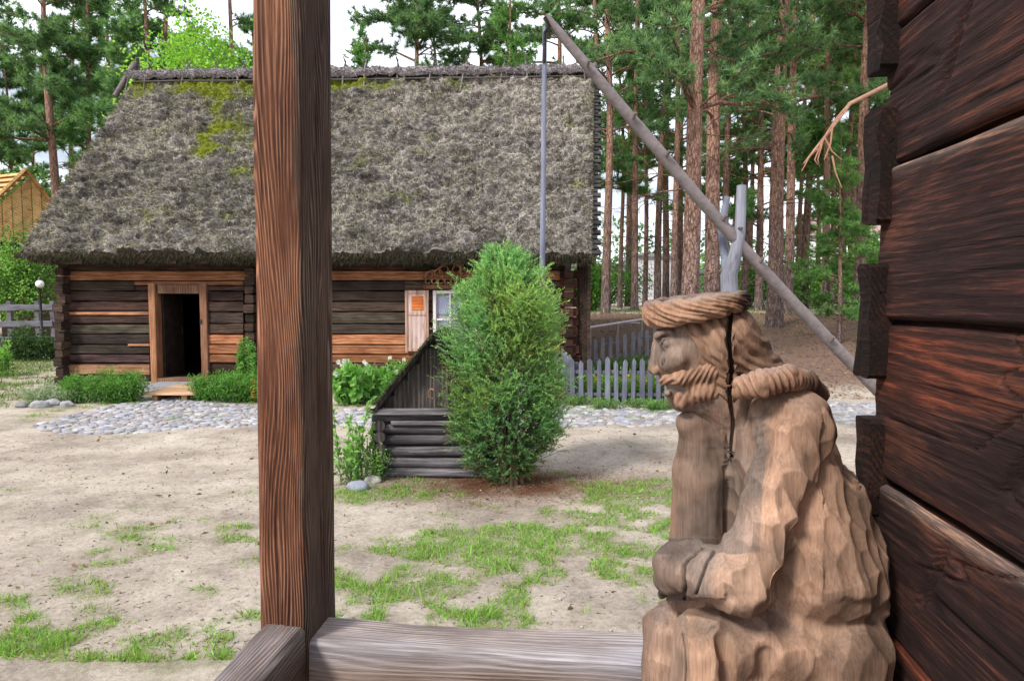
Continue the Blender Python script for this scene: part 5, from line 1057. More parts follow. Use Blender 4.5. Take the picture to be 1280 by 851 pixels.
# ================================================================== PORCH
WD = nrm((-.117, -.993, 0)); WNn = np.array([-.993, .117, 0]); W0 = np.array([.818, 1.54, 0])
porch = thing('log_cabin', 'dark reddish hewn-log wall, post and rails of the near cabin porch', 'building', (W0[0], W0[1], 0))
seams = [.16, .5, .88, 1.285, 1.595, 1.945, 2.275, 2.56, 2.9, 3.25]
rgp = np.random.RandomState(6)
def wall_log(z0, z1, k):
    n, mrow = 300, 70; L = 4.6; S = np.concatenate([np.linspace(-.01, 1.6, 220), np.linspace(1.64, L, 80)]); T = np.linspace(0, 1, mrow)
    SS, TT = np.meshgrid(S, T, indexing='ij')
    e0 = z0 + .004 + .008 * fbm(np.stack([S * 2.5, 0 * S + k, 0 * S], 1), 4); e1 = z1 - .004 + .008 * fbm(np.stack([S * 2.5, 0 * S + k + 9, 0 * S], 1), 4)
    Z = e0[:, None] + (e1 - e0)[:, None] * TT; ed = np.minimum(TT, 1 - TT) * (z1 - z0)
    rnd = .013 * (1 - np.clip(ed / .01, 0, 1)) ** 2
    # axe flats, long checks and gouges
    q3 = np.stack([SS * 1.6, Z * 7, SS * 0 + k * 3], -1); dsp = .005 * fbm(q3, 3) + .0035 * fbm(np.stack([SS * 5, Z * 60, SS * 0 + k], -1), 3)
    chk = np.abs(fbm(np.stack([SS * .9, Z * 14, SS * 0 + k * 5.5], -1), 2)); dsp -= .01 * np.exp(-(chk / .007) ** 2) * sstep(fbm(np.stack([SS * 1.3, Z * 2, SS * 0 + k * 7], -1), 2), -.1, .25)
    ck = np.exp(-(chk / .009) ** 2)
    gx, gz, a_ = [(.3, .6, 1.0), (.55, .45, .9), (.9, .5, 1.1)][k % 3]; u = (SS - gx) * math.cos(a_) + (Z - z0 - gz * (z1 - z0)) * math.sin(a_); v_ = -(SS - gx) * math.sin(a_) + (Z - z0 - gz * (z1 - z0)) * math.cos(a_)
    dsp -= .014 * np.exp(-(v_ / .012) ** 2) * sstep(.13 - np.abs(u), 0, .08)
    endr = .02 * (1 - np.clip((SS + .01) / .03, 0, 1)) ** 2
    dep = -rnd + dsp - endr + .006 * ((k % 2) - .5)
    V = W0 + WD * SS[..., None] + WNn * dep[..., None]; V[..., 2] = Z
    V = V.reshape(-1, 3); N_ = len(S); i = np.arange(N_ - 1)[:, None] * mrow; j = np.arange(mrow - 1)[None]
    red = sstep(fbm(np.stack([SS * .9, Z * 6, SS * 0 + k * 2.2], -1), 4), -.05, .4)[..., None]
    C = (np.array([.75, .7, .78]) * (1 - red) + np.array([2.7, 1.6, 1.2]) * red) * (1 + .35 * fbm(np.stack([SS * 3, Z * 12, SS * 0 + k], -1), 3))[..., None] * rgp.uniform(1.1, 1.6)
    pale = np.exp(-(TT[..., None] - 1) ** 2 / .003) * (k in (3, 5)) * .9; C = C * (1 - pale) + np.array([5.5, 8, 9]) * pale
    mb = MB(); mb.add(V, np.stack([i + j, i + j + mrow, i + j + mrow + 1, i + j + 1], -1).reshape(-1, 4), np.clip(C, .2, 10).reshape(-1, 3), True)
    # the log's end face, top, bottom and back
    th = .17; A = V.reshape(N_, mrow, 3)
    for ln in (A[0], A[-1], A[:, 0], A[:, -1]):
        m_ = len(ln); B_ = ln - WNn * th; i2 = np.arange(m_ - 1); mb.add(np.vstack([ln, B_]), np.stack([i2, i2 + 1, i2 + 1 + m_, i2 + m_], 1), (.7, .6, .6))
    c4 = [A[0, 0] - WNn * th, A[-1, 0] - WNn * th, A[-1, -1] - WNn * th, A[0, -1] - WNn * th]; mb.add(c4, [(0, 1, 2, 3)], (.7, .6, .6))
    return mb
# the grain of the wall timber runs along the wall: build each log in a frame turned with the wall
wang = math.atan2(-WD[0], WD[1]) ; 
def wbuild(name, mb, m):
    """parts whose object Y axis lies along the wall"""
    ca, sa = math.cos(-wang), math.sin(-wang)
    for v_ in mb.v:
        v_ -= np.array(porch.location, np.float32); x_ = v_[:, 0] * ca - v_[:, 1] * sa; y_ = v_[:, 0] * sa + v_[:, 1] * ca; v_[:, 0] = x_; v_[:, 1] = y_
    o = mb.build(name, m, porch, local=True); o.rotation_euler = (0, 0, wang); return o
for k in range(len(seams) - 1): wbuild('wall_log', wall_log(seams[k], seams[k + 1], k), M['porchwall'])
q = MB(); 
for z0, z1 in zip(seams[:-1], seams[1:]):
    a = W0 + WD * 0 - WNn * .09; b = W0 + WD * 4.6 - WNn * .09; beam(q, (a[0], a[1], z1), (b[0], b[1], z1), .1, .06, .01, 30, .012, (1.6, 1.4, 1.2))
wbuild('moss_packing', q, M['porchwall'])
# crossing log ends of the front wall
for (y0, y1, px) in ((-160, -60, 0), (-20, 92, 0), (134, 281, 0), (328, 472, 0), (523, 642, 0), (700, 860, 0)):
    zc0 = P(1090, y1, 1.5)[2]; zc1 = P(1090, y0, 1.5)[2]; q = MB(); c = W0 + WD * .034 + WNn * .008; zm = (zc0 + zc1) / 2
    p0 = c + WNn * .022 * rgp.uniform(.7, 1.3); p1 = c - WNn * 1.2
    beam(q, (p0[0], p0[1], zm), (p1[0], p1[1], zm), .075, zc1 - zc0, .008, 24, .005, O(rgp.uniform(.25, .5)), jl=6, endjit=.012)
    q.build('cross_log', M['rail_dark'] if 'rail_dark' in M else M['porchwall'], porch)
# post
pc = lambda px, py, Y: P(px, py, Y)
pa = np.array([-.311 * 1.7, 1.7]); wdir = np.array([.117, .993]); fdir = np.array([.993, -.117]); pw, pd = .128, .205
cen = pa - fdir * pw / 2 + wdir * pd / 2
def hewn_post():
    n = 260; K = 40; zz = np.linspace(.3, 3.25, n); th = np.linspace(0, 1, K, endpoint=False)
    cs = [(-1, -1), (1, -1), (1, 1), (-1, 1)]; bv = [.014, .004, .012, .02]; pts = []
    for i in range(4):
        x, y = cs[i]; b = bv[i]; hx, hy = pw / 2, pd / 2; nxt = [(1, 0), (0, 1), (-1, 0), (0, -1)][i]; prv = [(0, -1), (1, 0), (0, 1), (-1, 0)][i]
        c = np.array([x * hx, y * hy]); pts.append(c - np.array(prv) * b); pts.append(c + np.array(nxt) * b)
    prof = []
    for i in range(8):
        A, B = pts[i], pts[(i + 1) % 8]; k = 4 if i % 2 == 0 else 14
        for t in range(k): prof.append(A + (B - A) * t / k)
    prof = np.array(prof); K = len(prof)
    V = np.zeros((n, K, 3)); shift = np.interp(zz, [.3, 1.16, 2.8], [.0, .0, .018])
    for i, z in enumerate(zz):
        nn = np.stack([prof[:, 0] * 14, prof[:, 1] * 14, np.full(K, z * 2.2)], 1); dsp = .006 * fbm(nn, 3) + .0022 * fbm(np.stack([prof[:, 0] * 160, prof[:, 1] * 160, np.full(K, z * 5)], 1), 2)
        # a long split on the right side and a chipped arris
        edge = np.exp(-((prof[:, 0] - pw / 2) / .012) ** 2 - ((prof[:, 1] + pd / 2) / .014) ** 2); dsp -= edge * np.clip(.012 * fbm(np.array([[z * 7, 0, 5.]]), 3)[0] + .003, 0, .02)
        crk = np.exp(-((prof[:, 1] - .005 - .012 * math.sin(z * 2.2)) / .0045) ** 2) * (prof[:, 0] > pw * .45); dsp -= crk * .014 * float(sstep(np.array(z), 1.1, 1.3))
        crk = np.exp(-((prof[:, 0] - .0 - .008 * math.sin(z * 3)) / .003) ** 2) * (prof[:, 1] < -pd * .45); dsp -= crk * .01 * float(1 - sstep(np.array(z), 1.75, 1.95))
        r = np.linalg.norm(prof, axis=1, keepdims=True); p2 = prof * (1 + dsp[:, None] / r); 
        V[i, :, 0] = p2[:, 0] + shift[i]; V[i, :, 1] = p2[:, 1]; V[i, :, 2] = z
    i = np.arange(n - 1)[:, None] * K; j = np.arange(K)[None]; j2 = (j + 1) % K
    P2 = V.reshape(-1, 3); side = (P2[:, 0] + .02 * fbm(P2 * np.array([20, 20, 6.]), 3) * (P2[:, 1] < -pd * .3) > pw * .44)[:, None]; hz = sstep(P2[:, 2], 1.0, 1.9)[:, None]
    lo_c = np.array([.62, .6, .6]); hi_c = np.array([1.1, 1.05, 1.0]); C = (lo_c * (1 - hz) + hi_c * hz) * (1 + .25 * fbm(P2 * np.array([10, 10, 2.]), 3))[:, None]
    C = np.where(side, C * np.array([.62, .9, 1.1]) * (1.05), C) * (1 + .9 * np.clip(fbm(P2 * np.array([5, 5, .8]) + 3, 3), -.6, .6))[:, None]  # right face darker and less red: its shade is painted into the colour
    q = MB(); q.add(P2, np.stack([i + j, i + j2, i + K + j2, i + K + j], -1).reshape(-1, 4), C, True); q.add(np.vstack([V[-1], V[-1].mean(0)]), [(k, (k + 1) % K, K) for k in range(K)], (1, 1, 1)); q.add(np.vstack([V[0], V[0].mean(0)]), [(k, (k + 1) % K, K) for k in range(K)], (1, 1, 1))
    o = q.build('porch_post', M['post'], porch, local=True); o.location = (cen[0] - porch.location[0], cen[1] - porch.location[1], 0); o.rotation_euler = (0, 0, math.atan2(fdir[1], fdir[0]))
    return o
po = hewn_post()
q = MB(); rg = np.random.RandomState(2); c = np.array([-pw / 2 + .004, -pd / 2, 2 - .24]); N = 45; C_ = c + rg.normal(size=(N, 3)) * [.003, .001, .018]; C_[:, 1] -= .002; leaves(q, C_, np.array([0, -1, 0]) + rg.normal(size=(N, 3)) * .6, .005, .004, colvar(rg, N, (.45, .27, .05), .2, .05), rg); q.build('lichen', LEAF, po, local=True)
def rail(name, p0, p1, w_, h_, tint, n=90):
    p0 = np.array(p0); p1 = np.array(p1); d = nrm(p1 - p0); L = np.linalg.norm(p1 - p0); q = MB(); beam(q, (0, 0, 0), (L, 0, 0), w_, h_, .012, n, .006, tint, smooth=False, jl=2.5)
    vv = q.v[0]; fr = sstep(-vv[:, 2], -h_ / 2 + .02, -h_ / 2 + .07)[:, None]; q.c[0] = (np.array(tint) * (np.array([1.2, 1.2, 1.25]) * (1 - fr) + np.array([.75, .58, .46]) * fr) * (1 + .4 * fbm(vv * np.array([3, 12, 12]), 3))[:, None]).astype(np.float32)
    o = q.build(name, M['rail'], porch, local=True); o.location = p0 - np.array(porch.location); o.rotation_euler = (0, 0, math.atan2(d[1], d[0])); return o
zr = P(430, 783, 1.745)[2]
r0 = np.array([cen[0], cen[1]]) + fdir * (pw / 2 - .002); r1 = W0[:2] + wdir * (-.02) - fdir * .01
ctr = r0 + wdir * (-.015)
e1 = ctr + fdir * 1.33
zr0 = P(430, 783, 1.79)[2]; rail('porch_rail', (ctr[0], ctr[1], zr0 - .085), (e1[0], e1[1], zr0 - .1), .14, .17, (1, 1, 1))
s0 = np.array([cen[0], cen[1]]) - wdir * (pd / 2 - .004) + fdir * .004; s1 = s0 - wdir * 2.6 
zs = P(384, 813, 1.58)[2]; rail('porch_rail', (s0[0], s0[1], zs - .085), (s1[0], s1[1], zs - .085), .115, .17, (.62, .6, .6))
# porch floor, floor beam and roof
q = MB(); 
for k in range(26):
    a = np.array([cen[0], cen[1]]) + wdir * .12 - wdir * (.16 * k) - fdir * .1; b = a + fdir * 1.36; beam(q, (a[0], a[1], .37), (b[0], b[1], .37), .152, .04, .004, 6, .002, O(rgp.uniform(.7, 1.1)))
q.build('floor', M['rail'], porch)
q = MB(); a = np.array([cen[0], cen[1]]); b = a + fdir * 1.3; beam(q, (a[0], a[1], .25), (b[0], b[1], .25), .18, .2, .02, 8, .006, (.6, .6, .6)); b = a - wdir * 4.2; beam(q, (a[0], a[1] , .249), (b[0], b[1], .249), .18, .2, .02, 8, .006, (.6, .6, .6)); q.build('sill_beam', M['rail'], porch)
q = MB(); a = np.array([cen[0], cen[1]]) - fdir * .3; b = a + fdir * 1.75; beam(q, (a[0], a[1], 3.34), (b[0], b[1], 3.34), .18, .19, .02, 8, .006, (1, 1, 1)); q.build('top_beam', M['post'], porch)
# ================================================================== CARVED STATUE (signed-distance modelling -> surface nets)
def surface_nets(Fd, org, h):
    nx, ny, nz_ = Fd.shape; S = Fd < 0
    cnt = np.zeros((nx - 1, ny - 1, nz_ - 1), np.uint8)
    cor = [(i, j, k) for i in (0, 1) for j in (0, 1) for k in (0, 1)]
    for i, j, k in cor: cnt += S[i:nx - 1 + i, j:ny - 1 + j, k:nz_ - 1 + k]
    act = (cnt > 0) & (cnt < 8); idx = np.argwhere(act); n = len(idx)
    acc = np.zeros((n, 3)); num = np.zeros(n)
    val = {c: Fd[idx[:, 0] + c[0], idx[:, 1] + c[1], idx[:, 2] + c[2]].astype(float) for c in cor}
    for a in cor:
        for ax in range(3):
            if a[ax]: continue
            b = list(a); b[ax] = 1; b = tuple(b); va, vb = val[a], val[b]; m = (va < 0) != (vb < 0)
            t = np.where(m, va / (va - vb + 1e-12), 0); p = np.tile(np.array(a, float), (n, 1)); p[:, ax] += t; acc += p * m[:, None]; num += m
    V = idx + acc / num[:, None]; V = org + V * h
    ID = -np.ones(act.shape, np.int64); ID[act] = np.arange(n); faces = []
    for ax in range(3):
        sl0 = [slice(None)] * 3; sl1 = [slice(None)] * 3; sl0[ax] = slice(0, -1); sl1[ax] = slice(1, None)
        A = S[tuple(sl0)]; B = S[tuple(sl1)]; e = np.argwhere(A != B); o1, o2 = [(1, 2), (2, 0), (0, 1)][ax]
        ok = (e[:, o1] > 0) & (e[:, o2] > 0) & (e[:, o1] < act.shape[o1]) & (e[:, o2] < act.shape[o2]); e = e[ok]
        def g(d1, d2):
            q = e.copy(); q[:, o1] -= d1; q[:, o2] -= d2; return ID[q[:, 0], q[:, 1], q[:, 2]]
        f = np.stack([g(1, 1), g(0, 1), g(0, 0), g(1, 0)], 1); fl = A[tuple(sl0[k] if 0 else slice(None) for k in range(3))][e[:, 0], e[:, 1], e[:, 2]]
        f[~fl] = f[~fl][:, ::-1]; faces.append(f)
    return V, np.concatenate(faces)
class SDF:
    def __init__(s, lo, hi, h):
        s.h = h; s.o = np.array(lo, float); s.n = np.ceil((np.array(hi) - lo) / h).astype(int) + 1; s.F = np.full(s.n, .5, np.float32)
    def sub(s, lo, hi):
        a = np.clip(np.floor((lo - s.o) / s.h).astype(int), 0, s.n - 1); b = np.clip(np.ceil((hi - s.o) / s.h).astype(int) + 1, 1, s.n)
        sl = tuple(slice(i, j) for i, j in zip(a, b)); ax = [(s.o[k] + s.h * np.arange(a[k], b[k])).astype(np.float32) for k in range(3)]
        return sl, ax[0][:, None, None], ax[1][None, :, None], ax[2][None, None, :]
    def op(s, sl, d, k, mode):
        f = s.F[sl]
        if mode == 'add':
            hh = np.clip(.5 + .5 * (f - d) / k, 0, 1); s.F[sl] = f * (1 - hh) + d * hh - k * hh * (1 - hh)
        else:
            hh = np.clip(.5 - .5 * (f + d) / k, 0, 1); s.F[sl] = f * (1 - hh) - d * hh + k * hh * (1 - hh)
    def cone(s, a, b, ra, rb, k=.012, mode='add', flat=1.0):
        """round cone; flat scales the depth axis"""
        a = np.array(a, float); b = np.array(b, float); m = max(ra, rb) / min(flat, 1) + k * 2 + .03
        sl, X, Y, Z = s.sub(np.minimum(a, b) - m * max(1, 1 / flat) * np.array([1, 1.5, 1]), np.maximum(a, b) + m * np.array([1, 1.5, 1]))
        ab = b - a; L2 = ab @ ab + 1e-9; t = np.clip(((X - a[0]) * ab[0] + (Y - a[1]) * ab[1] + (Z - a[2]) * ab[2]) / L2, 0, 1)
        dx = X - a[0] - t * ab[0]; dy = (Y - a[1] - t * ab[1]) * flat; dz = Z - a[2] - t * ab[2]
        s.op(sl, np.sqrt(dx * dx + dy * dy + dz * dz) - (ra + (rb - ra) * t), k, mode)
    def ell(s, c, r, k=.012, mode='add', ang=0.0):
        c = np.array(c, float); r = np.array(r, float); m = max(r) + k * 2 + .03; sl, X, Y, Z = s.sub(c - m, c + m)
        x = X - c[0]; z = Z - c[2]; ca, sa = math.cos(ang), math.sin(ang); x, z = x * ca + z * sa, -x * sa + z * ca; y = Y - c[1]
        k0 = np.sqrt((x / r[0]) ** 2 + (y / r[1]) ** 2 + (z / r[2]) ** 2); k1 = np.sqrt((x / r[0] ** 2) ** 2 + (y / r[1] ** 2) ** 2 + (z / r[2] ** 2) ** 2) + 1e-9
        s.op(sl, k0 * (k0 - 1) / k1, k, mode)
    def cut(s, fn, k=.003):
        sl, X, Y, Z = s.sub(s.o, s.o + s.h * s.n); s.op(sl, fn(X, Y, Z), k, 'sub')
    def hit(s, px, py):
        d = ray(px, py); t = np.linspace(1.1, 1.75, 1300) / d[1]; q = CAM + d * t[:, None]; i = np.round((q - s.o) / s.h).astype(int); ok = ((i >= 0) & (i < s.n)).all(1); i = np.clip(i, 0, s.n - 1)
        v = np.where(ok, s.F[i[:, 0], i[:, 1], i[:, 2]], 1); w_ = np.argmax(v < 0); return q[w_, 1] if v[w_] < 0 else 1.42
    def meshout(s): return surface_nets(s.F, s.o, s.h)
def R_(px, Y): return px * Y / F
LO = np.array([.24, 1.17, .93]); HI = np.array([.84, 1.66, 2.06])
def normals(V, Fq):
    n = np.cross(V[Fq[:, 2]] - V[Fq[:, 0]], V[Fq[:, 3]] - V[Fq[:, 1]]); N = np.zeros_like(V)
    for k in range(4): np.add.at(N, Fq[:, k], n)
    return N / (np.linalg.norm(N, axis=1, keepdims=True) + 1e-12)
def topx(V):
    """world -> photo pixels"""
    d = V - CAM; fw = d[:, 1] * cP - d[:, 2] * sP; up = d[:, 1] * sP + d[:, 2] * cP
    return 640 + F * d[:, 0] / fw, 425.5 - F * up / fw
def crack(X, Y, Z):
    """drying split that opens down the left side of head and neck"""
    zt_, zb_ = P(910, 372, 1.35)[2], P(918, 578, 1.35)[2]; t = np.clip((Z - zb_) / (zt_ - zb_), 0, 1)
    xc = P(917, 500, 1.35)[0] + (P(911, 400, 1.35)[0] - P(917, 500, 1.35)[0]) * t + .0025 * np.sin(Z * 55) + (1.35 - 1.35)
    xc = xc + (Y - 1.35) * (277 / F)            # the split runs radially towards the heart of the log
    wd = .0026 * np.sin(np.clip(t, 0.0, 1) * 2.7 + .25) + .0006
    return np.maximum(np.maximum(np.abs(X - xc) - wd, np.abs(Z - (zt_ + zb_) / 2) - (zt_ - zb_) / 2), Y - 1.405)
fig = SDF(LO, HI, .0026)
C_ = lambda a, b, ra, rb, k=.02, mode='add', flat=1.0: fig.cone(P(*a), P(*b), R_(ra, a[2]), R_(rb, b[2]), k, mode, flat)
# trunk of the body and back
C_((968, 545, 1.43), (1002, 690, 1.43), 62, 92, .03, flat=.8)
C_((1045, 600, 1.44), (1070, 735, 1.44), 20, 27, .03, flat=.35)
C_((985, 522, 1.36), (985, 525, 1.5), 44, 44, .03)
C_((905, 520, 1.44), (940, 560, 1.44), 34, 48, .02)
C_((930, 590, 1.46), (932, 690, 1.45), 30, 38, .02)
# waist crease then hips
C_((1022, 790, 1.42), (1015, 1000, 1.42), 82, 84, .006, flat=.75)
C_((1050, 765, 1.42), (1000, 775, 1.42), 42, 45, .008, flat=.5)
# thighs, knees and shins under the robe
C_((1010, 800, 1.35), (884, 806, 1.31), 58, 46, .012); C_((884, 808, 1.31), (882, 1010, 1.32), 48, 52, .012)
C_((990, 790, 1.5), (838, 783, 1.49), 56, 34, .012); C_((836, 786, 1.49), (834, 1010, 1.5), 35, 38, .01)
C_((935, 850, 1.34), (930, 1010, 1.34), 52, 60, .012)
# far forearm rising to the chin, fist under the beard
C_((872, 690, 1.46), (874, 590, 1.45), 37, 33, .01); C_((874, 590, 1.45), (872, 545, 1.44), 33, 24, .012); C_((862, 530, 1.43), (880, 515, 1.43), 18, 18, .012)
C_((872, 530, 1.345), (925, 540, 1.33), 15, 12, .012, 'sub'); C_((866, 550, 1.36), (893, 597, 1.355), 12, 5, .004, 'sub'); C_((912, 600, 1.34), (903, 690, 1.34), 8, 9, .012, 'sub')
# near arm: sleeve, elbow, forearm laid on the lap
C_((1000, 532, 1.335), (962, 640, 1.30), 44, 42, .008); C_((962, 640, 1.30), (930, 727, 1.27), 42, 44, .012)
C_((930, 728, 1.27), (890, 722, 1.29), 44, 36, .01); C_((888, 716, 1.30), (842, 708, 1.36), 37, 28, .008)
C_((846, 696, 1.36), (836, 725, 1.37), 22, 22, .008)
for i_ in range(4): C_((836 - i_ * 1.5, 690 + i_ * 15, 1.355), (828, 700 + i_ * 14, 1.43), 8.5, 8, .003)       # fingers over the knee
C_((850, 748, 1.45), (915, 756, 1.42), 20, 24, .01)
C_((872, 682, 1.32), (850, 684, 1.37), 10, 9, .004)
# lower robe folds
for a, b in (((905, 800), (925, 1000)), ((960, 820), (985, 1000)), ((1048, 790), (1035, 1000))):
    C_((a[0], a[1], 1.255 if a[0] < 1000 else 1.32), (b[0], b[1], 1.255 if a[0] < 1000 else 1.32), 3, 8, .03, 'sub')
C_((1066, 795, 1.36), (1075, 1000, 1.40), 30, 40, .008)
# folds in cloak between arm and back
C_((1040, 590, 1.27), (982, 740, 1.235), 11, 19, .01, 'sub')
C_((1063, 590, 1.36), (1084, 700, 1.34), 5, 6, .01, 'sub')
fig.cut(crack)
V, Fq = fig.meshout(); N = normals(V, Fq); px, py = topx(V)
# chisel facets: stretched cells, each a shallow scoop with a sharp ridge round it
rg = np.random.RandomState(5)
def scoops(V, N, cell, stretch, ang, amp, seed):
    """ang: direction of the long axis in the picture-parallel plane (x,z); cells are world-size"""
    rg = np.random.RandomState(seed); ca, sa = np.cos(ang), np.sin(ang)
    Q = np.stack([(V[:, 0] * ca + V[:, 2] * sa) / stretch, (-V[:, 0] * sa + V[:, 2] * ca), V[:, 1]], 1) / cell
    ci = np.floor(Q).astype(int); best = np.full(len(V), 9.0); b2 = best.copy(); cid = np.zeros(len(V))
    for i in (-1, 0, 1):
        for j in (-1, 0, 1):
            for k in (-1, 0, 1):
                c = ci + [i, j, k]; hsh = (c[:, 0] * 73856093) ^ (c[:, 1] * 19349663) ^ (c[:, 2] * 83492791) ^ (seed * 2654435); hs = np.abs(hsh)
                o = np.stack([(hs % 1013) / 1013., (hs // 7 % 1009) / 1009., (hs // 13 % 997) / 997.], 1); d = np.linalg.norm(c + o - Q, axis=1)
                m = d < best; b2 = np.where(m, best, np.minimum(b2, d)); cid = np.where(m, (hs % 331) / 331., cid); best = np.minimum(best, d)
    return -amp * np.clip(1 - (best / .85) ** 2, 0, 1), cid, b2 - best
z_arm = sstep(py, 500, 520)
ang = np.where(px > 1030, -1.45, -1.15)
s1, cid1, ed1 = scoops(V, N, .036, 2.3, ang, .0145, 1); s2, cid2, ed2 = scoops(V, N, .05, 2.0, np.full(len(V), 1.57), .0125, 2)
robe = sstep(py, 500, 525) * (1 - ((px < 905) & (py < 690)) * .85)
low = sstep(py, 745, 760)
hand = ((px < 905) & (py > 672) & (py < 750)).astype(float)
disp = (s1 * (1 - low) + s2 * low) * robe * (1 - .6 * hand)
disp += .0016 * fbm(V * 22, 3) * (py > 500)
disp += .0022 * -np.abs(fbm(V * np.array([55, 55, 7]), 2)) * 1.2 * ((py > 560) & (px < 960) & (py < 690)) 
# long drying checks on the hand and the knee
dirt = np.zeros(len(V))
for (ptsx, ptsy, y0, y1, wd, dp) in (([856, 852, 853, 868, 878], [748, 720, 705, 690, 684], 682, 750, 1.7, .009), ([868, 876, 884, 893], [745, 722, 700, 688], 686, 746, 1.6, .008), ([850, 852, 851], [800, 830, 860], 790, 860, 1.0, .004)):
    o_ = np.argsort(ptsy); xc = np.interp(py, np.array(ptsy)[o_], np.array(ptsx)[o_]); disp -= dp * np.exp(-((px - xc) / wd) ** 2) * ((py > y0) & (py < y1) & (V[:, 1] < 1.42)); dirt = np.maximum(dirt, np.exp(-((px - xc) / wd) ** 2) * ((py > y0) & (py < y1) & (V[:, 1] < 1.42)))
# carved rays beside the collar
m_ = np.exp(-((px - (955 - (py - 500) * .12)) / 8) ** 2) * sstep(py, 498, 510) * (1 - sstep(py, 600, 625)); disp -= .0022 * m_ * (np.sin((py + .7 * px) / 1.6) > 0.1)
Vd = V + N * disp[:, None]
# colour of the wood itself: warm freshly cut facets, grey weathered tops, dark soiled hollows of the carving
warm = np.array([1.0, .9, .84]) ; grey = np.array([.47, .52, .6])
wz = np.clip(fbm(V * 7, 4) * 1.3 + .2, 0, 1) * .65
gz_ = wz + .75 * hand * sstep(900 - px, 0, 25) + .6 * m_ + .55 * ((px < 950) & (py > 520) & (py < 690)) * (1 - np.exp(-((px - 838) / 6) ** 2)) + .35 * sstep(N[:, 2], .45, .8) * (py > 470)
gz_ += .5 * ((px < 858) & (py > 745)) * .9 + .7 * (py < 500) * (px < 880)
gz_ = np.clip(gz_, 0, 1)[:, None]; C = warm * (1 - gz_) + grey * gz_
C *= (.86 + .3 * np.where(low > .5, cid2, cid1))[:, None] ** (robe[:, None])
C *= .8 * (1 + .8 * fbm(V * 16, 4))[:, None] * np.where((px < 925) & (py < 690) & (py > 505), .82, 1.0)[:, None] * (1 - .25 * sstep(px, 1010, 1060))[:, None]  # neck and forearm toned down; shade behind the near arm painted into the colour
C = np.clip(C * (1 - .85 * dirt)[:, None], .08, 1.8)
# sculpture wood material: grain runs with the upright log
M['statue'] = wood('carved_limewood', (.2, .12, .085), (.38, .255, .18), (.54, .395, .29), 'Z', 500, .04, .6, .0014, knots=.15, cracks=.45, rough=.75, spec=.25, wm=.02, contrast=.05)
st = thing('wooden_statue', 'seated bearded man carved from one log, wearing a plaited crown, beside the dark wall', 'statue', tuple(P(960, 800, 1.42) * [1, 1, 0] + [0, 0, .39]))
q = MB(); q.add(Vd, Fq, C, True); q.build('figure', M['statue'], st)
hs = SDF(np.array([.25, 1.3, 1.66]), np.array([.58, 1.55, 2.04]), .0017)
C_ = lambda a, b, ra, rb, k=.02, mode='add', flat=1.0: hs.cone(P(*a), P(*b), R_(ra, a[2]), R_(rb, b[2]), k, mode, flat)
# head: skull, face, nose, brow, cheek, jaw
hs.ell(P(885, 425, 1.42), (R_(50, 1.42), .07, R_(48, 1.42)), .015); hs.ell(P(855, 440, 1.42), (R_(38, 1.42), .058, R_(52, 1.42)), .02)
C_((870, 480, 1.42), (905, 500, 1.42), 34, 36, .02)
C_((823, 419, 1.39), (823, 419, 1.445), 6, 6, .014)                       # brow
C_((820, 430, 1.42), (816, 461, 1.42), 5, 7.5, .006); C_((819, 464, 1.408), (819, 464, 1.432), 5.5, 5.5, .005)          # nose
C_((836, 454, 1.385), (850, 448, 1.37), 12, 12, .012)                      # cheekbone
C_((846, 478, 1.42), (854, 496, 1.42), 20, 20, .012)
C_((832, 430, 1.362), (841, 432, 1.352), 7.0, 6, .006, 'sub')
ye = hs.hit(834, 430)
C_((834, 430, ye + .004), (834.5, 430, ye + .004), 6.0, 6.0, .002)         # eyeball
for pts in (((825, 430), (829, 424), (836, 422.5), (843, 427)), ((826, 432), (831, 437), (838, 437), (843, 431))):
    for p, q_ in zip(pts[:-1], pts[1:]): C_((p[0], p[1], ye + .0015), (q_[0], q_[1], ye + .0015), 1.7, 1.7, .002)
for p, q_ in zip(((821, 421), (829, 415.5), (838, 415)), ((829, 415.5), (838, 415), (847, 420))): C_((p[0], p[1], ye - .001), (q_[0], q_[1], ye - .001), 3.2, 3.2, .005)
C_((823, 470, 1.395), (827, 470, 1.40), 2.2, 2.2, .003, 'sub')             # nostril
C_((829, 486, 1.36), (845, 483, 1.37), 4.0, 2.5, .003, 'sub'); C_((829, 486, 1.40), (833, 485, 1.44), 3.6, 3.6, .003, 'sub')
C_((834, 491, 1.385), (836, 491, 1.42), 5, 5, .004)                         # lower lip
C_((905, 510, 1.44), (935, 548, 1.44), 33, 42, .02)
for (x_, y_, r_) in ((838, 447, 7), (826, 446, 4.5)): 
    yy_ = hs.hit(x_, y_) - .0035 - r_ * .0012; C_((x_, y_, yy_), (x_ + 7, y_ + 14, yy_ + .002), r_ * .7, r_ * .5, .006, 'sub')
hs.cut(crack)
V, Fq = hs.meshout(); N = normals(V, Fq); px, py = topx(V)
sc_, cidh, _e = scoops(V, N, .02, 2.2, np.full(len(V), -1.2), .0022, 6)
disp = sc_ * (1 - np.exp(-((px - 834) / 13) ** 2 - ((py - 429) / 9) ** 2)) + .0007 * fbm(V * 45, 3)
g_ = np.clip(.75 + 1.0 * fbm(V * 14, 4), 0, 1)[:, None] * (1 - .7 * np.exp(-((px - 818) / 9) ** 2 - ((py - 463) / 10) ** 2))[:, None]
C = warm * (1 - g_) + grey * 1.1 * g_; C *= .78 * (1 + .8 * fbm(V * 22, 4))[:, None]; C *= (.85 + .3 * cidh)[:, None]
q = MB(); q.add(V + N * disp[:, None], Fq, np.clip(C, .12, 1.6), True); q.build('head', M['statue'], st)
